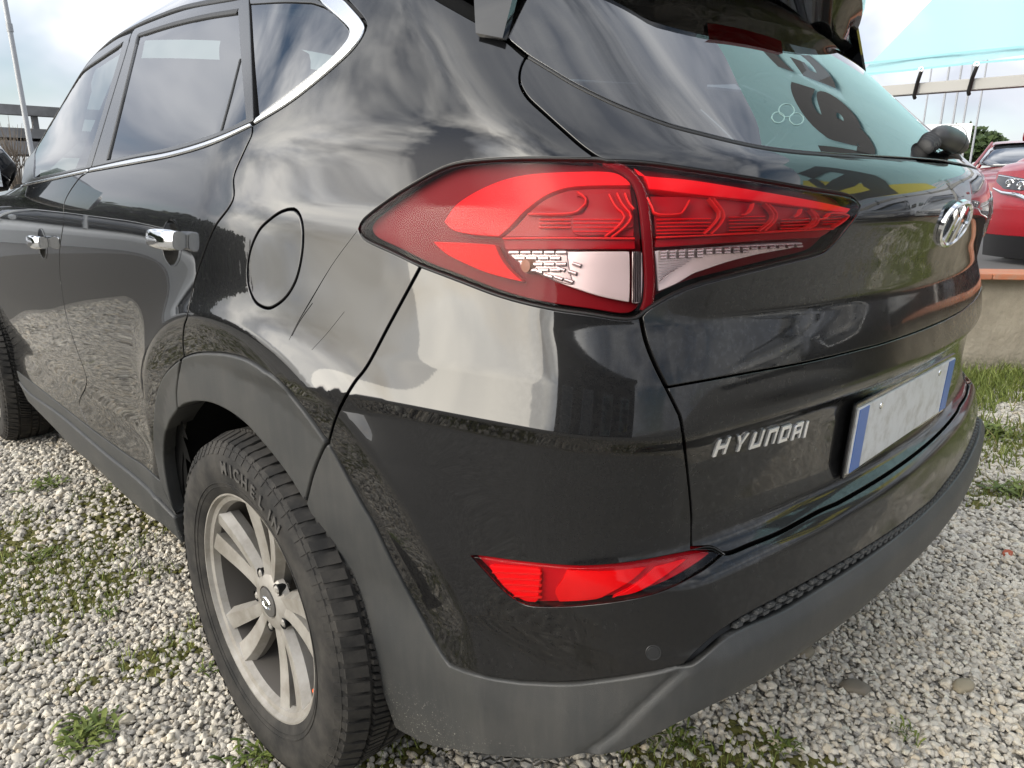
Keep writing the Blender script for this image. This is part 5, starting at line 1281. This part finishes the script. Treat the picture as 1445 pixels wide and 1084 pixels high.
def letters(s,az,el,h,wd,offs=.04):
    me=text_mesh(s,1.,.0,offs); co=np.array([v.co[:] for v in me.vertices]); lo=co.min(0); hi=co.max(0)
    u0,z0,_=bpt(az,el); 
    k=(co-lo)/(hi-lo+1e-9)
    V=bl(np.c_[u0+k[:,0]*wd,z0+k[:,1]*h,np.full(len(k),-.06)])
    for v,c in zip(me.vertices,V): v.co=c
    me.update(); link('print_letter',me,ink,ban)
letters('G',75.0,20.6,1.3,.62); letters('a',81,21.6,1.15,.78); letters('r',87.0,19.5,1.45,.95); letters('E',111.5,8.8,3.3,1.9)
for a0 in (121.0,123.6):
    V=bl([(bpt(a0,9)[0],bpt(a0,9)[1],-.07),(bpt(a0+1.3,9)[0],bpt(a0+1.3,9)[1],-.07),(bpt(a0+1.8,23)[0],bpt(a0+1.8,23)[1],-.07),(bpt(a0+.5,23)[0],bpt(a0+.5,23)[1],-.07)]); link('print_bar',mesh('print_bar',V,[(0,1,2,3)],False),ink,ban)
zr_=bpt(75,7.03)[1]
fr=MB()
def bbox(u0,u1,z0,z1,b0,b1): 
    V=[(u,z,b) for u in (u0,u1) for z in (z0,z1) for b in (b0,b1)]; fr.add(bl(V),[(0,1,3,2),(4,6,7,5),(0,4,5,1),(2,3,7,6),(0,2,6,4),(1,5,7,3)])
U0=bpt(69.2,8)[0]; U1=bpt(128,8)[0]
bbox(U0,U1,zr_-.045,zr_+.045,.02,.11); rail=MB(); fr.build('frame_rail',simple('galvanised',(.30,.295,.28),.55,.3),ban,bevel=.006)
for u in (bpt(99,8)[0],U1):
    fr=MB(); bbox(u-.05,u+.05,tz,6.2,.125,.225); fr.build('frame_post',simple('galvanised_post',(.42,.42,.40),.5,.5),ban,bevel=.006)
hookm=M['rubber']
for a0 in (69.9,73.35,76.45,80.5,84.5,89,94,99,105,111,117,124):
    u=bpt(a0,8)[0]; k=MB(); k.lathe([(-.004,.022),(.004,.022),(.006,.017),(.004,.011),(-.004,.011),(-.006,.017),(-.004,.022)],16); V=[(u+y,zb_+.035+z,-.04+x) for x,y,z in k.V]; k.V=[tuple(v) for v in bl(V)]; k.build('eyelet',M['satin'],ban,smooth=60)
    k=MB(); k.tube(bl([(u+.005,zb_+.02,-.05),(u-.005,zb_-.03,-.05),(u-.02,zr_+.05,0.),(u-.03,zr_-.06,-.01),(u-.03,zr_-.075,.03)]),.016,6); k.build('bungee',hookm,ban,smooth=60)
# --- flag poles, sign and tree behind
for i,(u,vt,vb,lab) in enumerate(((1337,105,180,'thin grey flagpole, leftmost of five'),(1350,107,172,'thin grey flagpole beside the leftmost one'),(1368,101,182,'thin grey flagpole in the middle of five'),(1384,100,182,'thin grey flagpole, rightmost of five'),(1318,110,175,'faint pale flagpole left of the sign'))):
    d=46+3*i; az=[74.9,75.6,76.2,76.95,73.9][i]; x,y,z=polar(az,d); q=MB(); q.tube([(0,0,0),(0,0,9.5)],[.075,.045],8); q.tube([(0,0,9.5),(0,0,9.62)],[.08,.02],8); b=MB(); o=q.build('pole',simple('flagpole_grey',(.30,.31,.33),.5),None,smooth=60); o.name='flagpole'; o.location=(x,y,tz); tag(o,lab,'flagpole','flagpoles behind the parked cars')
x,y,z=polar(74.6,40); sg=thing('sign_board','white sign board on posts in front of the pine tree','sign',(x,y,tz),-R_(74.6))
q=MB(); q.box((0,0,3.35),(3.0,.08,.85)); q.build('board',simple('sign_white',(.75,.75,.75),.5),sg,bevel=.01)
q=MB(); q.box((-.1,-.05,3.35),(2.0,.02,.10)); q.box((.2,-.05,3.15),(1.4,.02,.06)); q.build('board_lines',simple('sign_grey',(.55,.53,.56),.6),sg)
for s in (-1,1): q=MB(); q.tube([(s*1.3,.06,-.1),(s*1.3,.06,3.6)],.05,6); q.build('post',simple('sign_post',(.3,.3,.3),.5),sg)
def tree(name,loc,h,cr,cz,label,umbrella=False,n=2600,col=None,group=None,leaf=.28):
    t=thing(name,label,'tree',loc,0,group); q=MB(); q.tube([(0,0,-.2),(.1,.05,h*.35),(-.05,.1,h*.62)],[h*.028,h*.020,h*.012],8)
    for i in range(7):
        a=i*2.4; q.tube([(0,.05,h*(.45+.02*i)),(math.cos(a)*cr*.35,math.sin(a)*cr*.35,h*.68),(math.cos(a)*cr*.7,math.sin(a)*cr*.7,h*.80)],[h*.010,h*.007,h*.003],6)
    q.build('trunk',simple('bark',(.10,.075,.055),.9),t,smooth=60)
    V=[];Fc=[]; cl=[(rs.normal(0,.42,3)) for _ in range(26)]
    for i in range(n):
        c=cl[rs.randint(len(cl))]; d=c+rs.normal(0,.20,3); l=np.linalg.norm(d)
        if l>1: d=d/l*rs.uniform(.85,1.05)
        p=np.array([d[0]*cr,d[1]*cr,h*cz+d[2]*(h*(1-cz))*(.75 if umbrella else 1.)])
        u=rs.normal(0,1,3); u/=np.linalg.norm(u); v=np.cross(u,rs.normal(0,1,3)); v/=np.linalg.norm(v); s=leaf*rs.uniform(.6,1.3); b=len(V)
        V+=[p-u*s,p+v*s*.5,p+u*s,p-v*s*.5]; Fc.append((b,b+1,b+2,b+3))
    link('crown',mesh('crown',V,Fc,False),col or M['treeleaf'],t); return t
M['treeleaf']=m_plant('pine_foliage',(.022,.040,.012),(.055,.085,.028)); M['hedge']=m_plant('hedge_foliage',(.016,.026,.010),(.045,.06,.02))
x,y,z=polar(76.1,60); tree('pine_tree',(x,y,0),6.3,2.6,.72,'round dark green pine tree on the skyline behind the flagpoles',True,3200,leaf=.3)
x,y,z=polar(73.6,78); tree('pine_tree',(x,y,0),5.6,1.6,.75,'small dark tree low on the skyline behind the sign',True,1200,leaf=.3)
# --- left: light pole, embankment with barrier
x,y,z=polar(11.72,24); q=MB(); lp=thing('light_pole','tall thin grey metal pole leaning slightly, at the far left','pole',(x,y,0)); q.tube([(0,0,0),(-.05,.0,5.2),(-.12,0,12.)],[.072,.064,.04],12); q.build('pole_shaft',simple('pole_grey',(.36,.37,.38),.5,.3),lp,smooth=60)
q=MB(); q.tube([(-.045,0,5.15),(-.047,0,5.35)],[.078,.078],12); q.build('pole_collar',simple('pole_collar_grey',(.30,.31,.32),.5,.3),lp,smooth=60)
q=MB(); q.tube([(-.12,0,11.9),(.6,-.3,12.15),(1.5,-.7,12.2)],[.05,.04,.035],8); q.box((1.75,-.8,12.2),(.7,.3,.12)); q.build('lamp_head',simple('pole_head',(.4,.4,.4),.5),lp)
def viaduct():
    t=thing('overpass','grey concrete overpass with two horizontal parapet beams, far left behind the pole','overpass',(0,0,0)); cm=Mt('overpass_concrete'); c=cm.mix(cm.rng(cm.noise(.8,5,.6),.35,.7),(.20,.20,.205),(.12,.12,.12)); cm.set(Base_Color=c,Roughness=.9); d=42.
    def at(az,el): a=R_(az); return (CPOS[0]+d*math.tan(R_(az-8))*math.cos(R_(8))+d*math.sin(R_(8)),CPOS[1]+d*math.cos(R_(8))-d*math.tan(R_(az-8))*math.sin(R_(8)),CPOS[2]+d*math.tan(R_(el)))
    for e0,e1,nm in ((4.75,5.35,'parapet_beam'),(3.35,3.95,'deck_beam'),(2.35,3.15,'girder')):
        q=MB(); a0,a1=(-30,24); V=[]
        for az in (a0,a1):
            for e in (e0,e1):
                p=at(az,e); V+=[p,(p[0]+.3,p[1]+(.5 if nm=='parapet_beam' else 3.),p[2])]
        q.add(V,[(0,1,3,2),(4,6,7,5),(0,4,5,1),(2,3,7,6),(0,2,6,4),(1,5,7,3)]); q.build(nm,cm.m,t)
    for az in range(-28,24,4):
        q=MB(); p=at(az,3.9); q.box((p[0]+.15,p[1]+.25,(p[2]+at(az,4.8)[2])/2),(.25,.25,at(az,4.8)[2]-p[2])); q.build('parapet_post',cm.m,t)
    for az in (-25,-10,4,20):
        q=MB(); p=at(az,2.4); q.box((p[0]+.2,p[1]+1.5,p[2]/2),(1.2,1.6,p[2])); q.build('pier',cm.m,t)
viaduct()
x,y,z=polar(10.6,34); bs=MB()
for i in range(26):
    a=rs.uniform(0,6.28); r=rs.uniform(.2,1.2); h=rs.uniform(2.6,3.9); bs.tube([(0,0,0),(math.cos(a)*r*.4,math.sin(a)*r*.4,h*.6),(math.cos(a)*r,math.sin(a)*r,h)],[.03,.018,.006],5,False)
    for k in range(3): b=rs.uniform(0,6.28); bs.tube([(math.cos(a)*r*.4,math.sin(a)*r*.4,h*.6),(math.cos(a)*r*.6+math.cos(b)*.4,math.sin(a)*r*.6+math.sin(b)*.4,h*rs.uniform(.8,.95))],[.012,.004],4,False)
o=bs.build('bare_shrub',simple('bare_twigs',(.16,.13,.10),.9)); o.location=(x,y,0); tag(o,'bare twiggy shrub in front of the far overpass','shrub')
# --- what the flanks reflect: a hedge, a long shed and the yard house
def hedge(loc,ln,h,rz,label):
    V=[];Fc=[]; n=int(ln*900)
    for i in range(n):
        p=np.array([rs.uniform(-ln/2,ln/2),rs.normal(0,.45),abs(rs.beta(1.4,1.1))*h]); p[2]*=.85+.25*vnoise(np.array([p[0]+50]),np.array([3.]),.8,5)[0]
        u=rs.normal(0,1,3); u/=np.linalg.norm(u); v=np.cross(u,rs.normal(0,1,3)); v/=np.linalg.norm(v); s=rs.uniform(.09,.2); b=len(V); V+=[p-u*s,p+v*s*.6,p+u*s,p-v*s*.6]; Fc.append((b,b+1,b+2,b+3))
    o=link('hedge',mesh('hedge',V,Fc,False),M['hedge']); o.location=loc; o.rotation_euler=(0,0,rz); tag(o,label,'hedge')
hedge((-7.2,14.6,0),11,2.9,R_(18),'dark clipped hedge at the end of the yard, mirrored in the black doors')
def shed(loc,rz,sx,sy,h,label,col):
    t=thing('yard_building',label,'building',loc,rz); q=MB(); q.box((0,0,h/2),(sx,sy,h)); q.build('wall',simple('yard_wall',col,.85),t); q=MB(); q.box((0,0,h+.09),(sx+.5,sy+.5,.18)); q.build('roof',simple('yard_roof',(.10,.10,.10),.8),t)
    for i in range(int(sx//1.8)):
        x=-sx/2+1.2+i*1.8; q=MB(); q.box((x,-sy/2-.02,h*.55),(.95,.05,1.15)); w_=q.build('window',simple('window_frame_white',(.5,.5,.5),.5),t); q=MB(); q.box((x,-sy/2-.05,h*.55),(.82,.02,1.02)); q.build('pane',M['carglass'],w_)
    q=MB(); q.box((sx/2-.9,-sy/2-.02,1.05),(.95,.06,2.1)); d_=q.build('door',simple('yard_door',(.12,.10,.09),.6),t)
x,y,z=polar(-118,9.5); shed((x,y,0),R_(118)+math.pi*0,7.5,5,3.6,'dark grey yard office mirrored in the bumper corner',(.075,.072,.07))
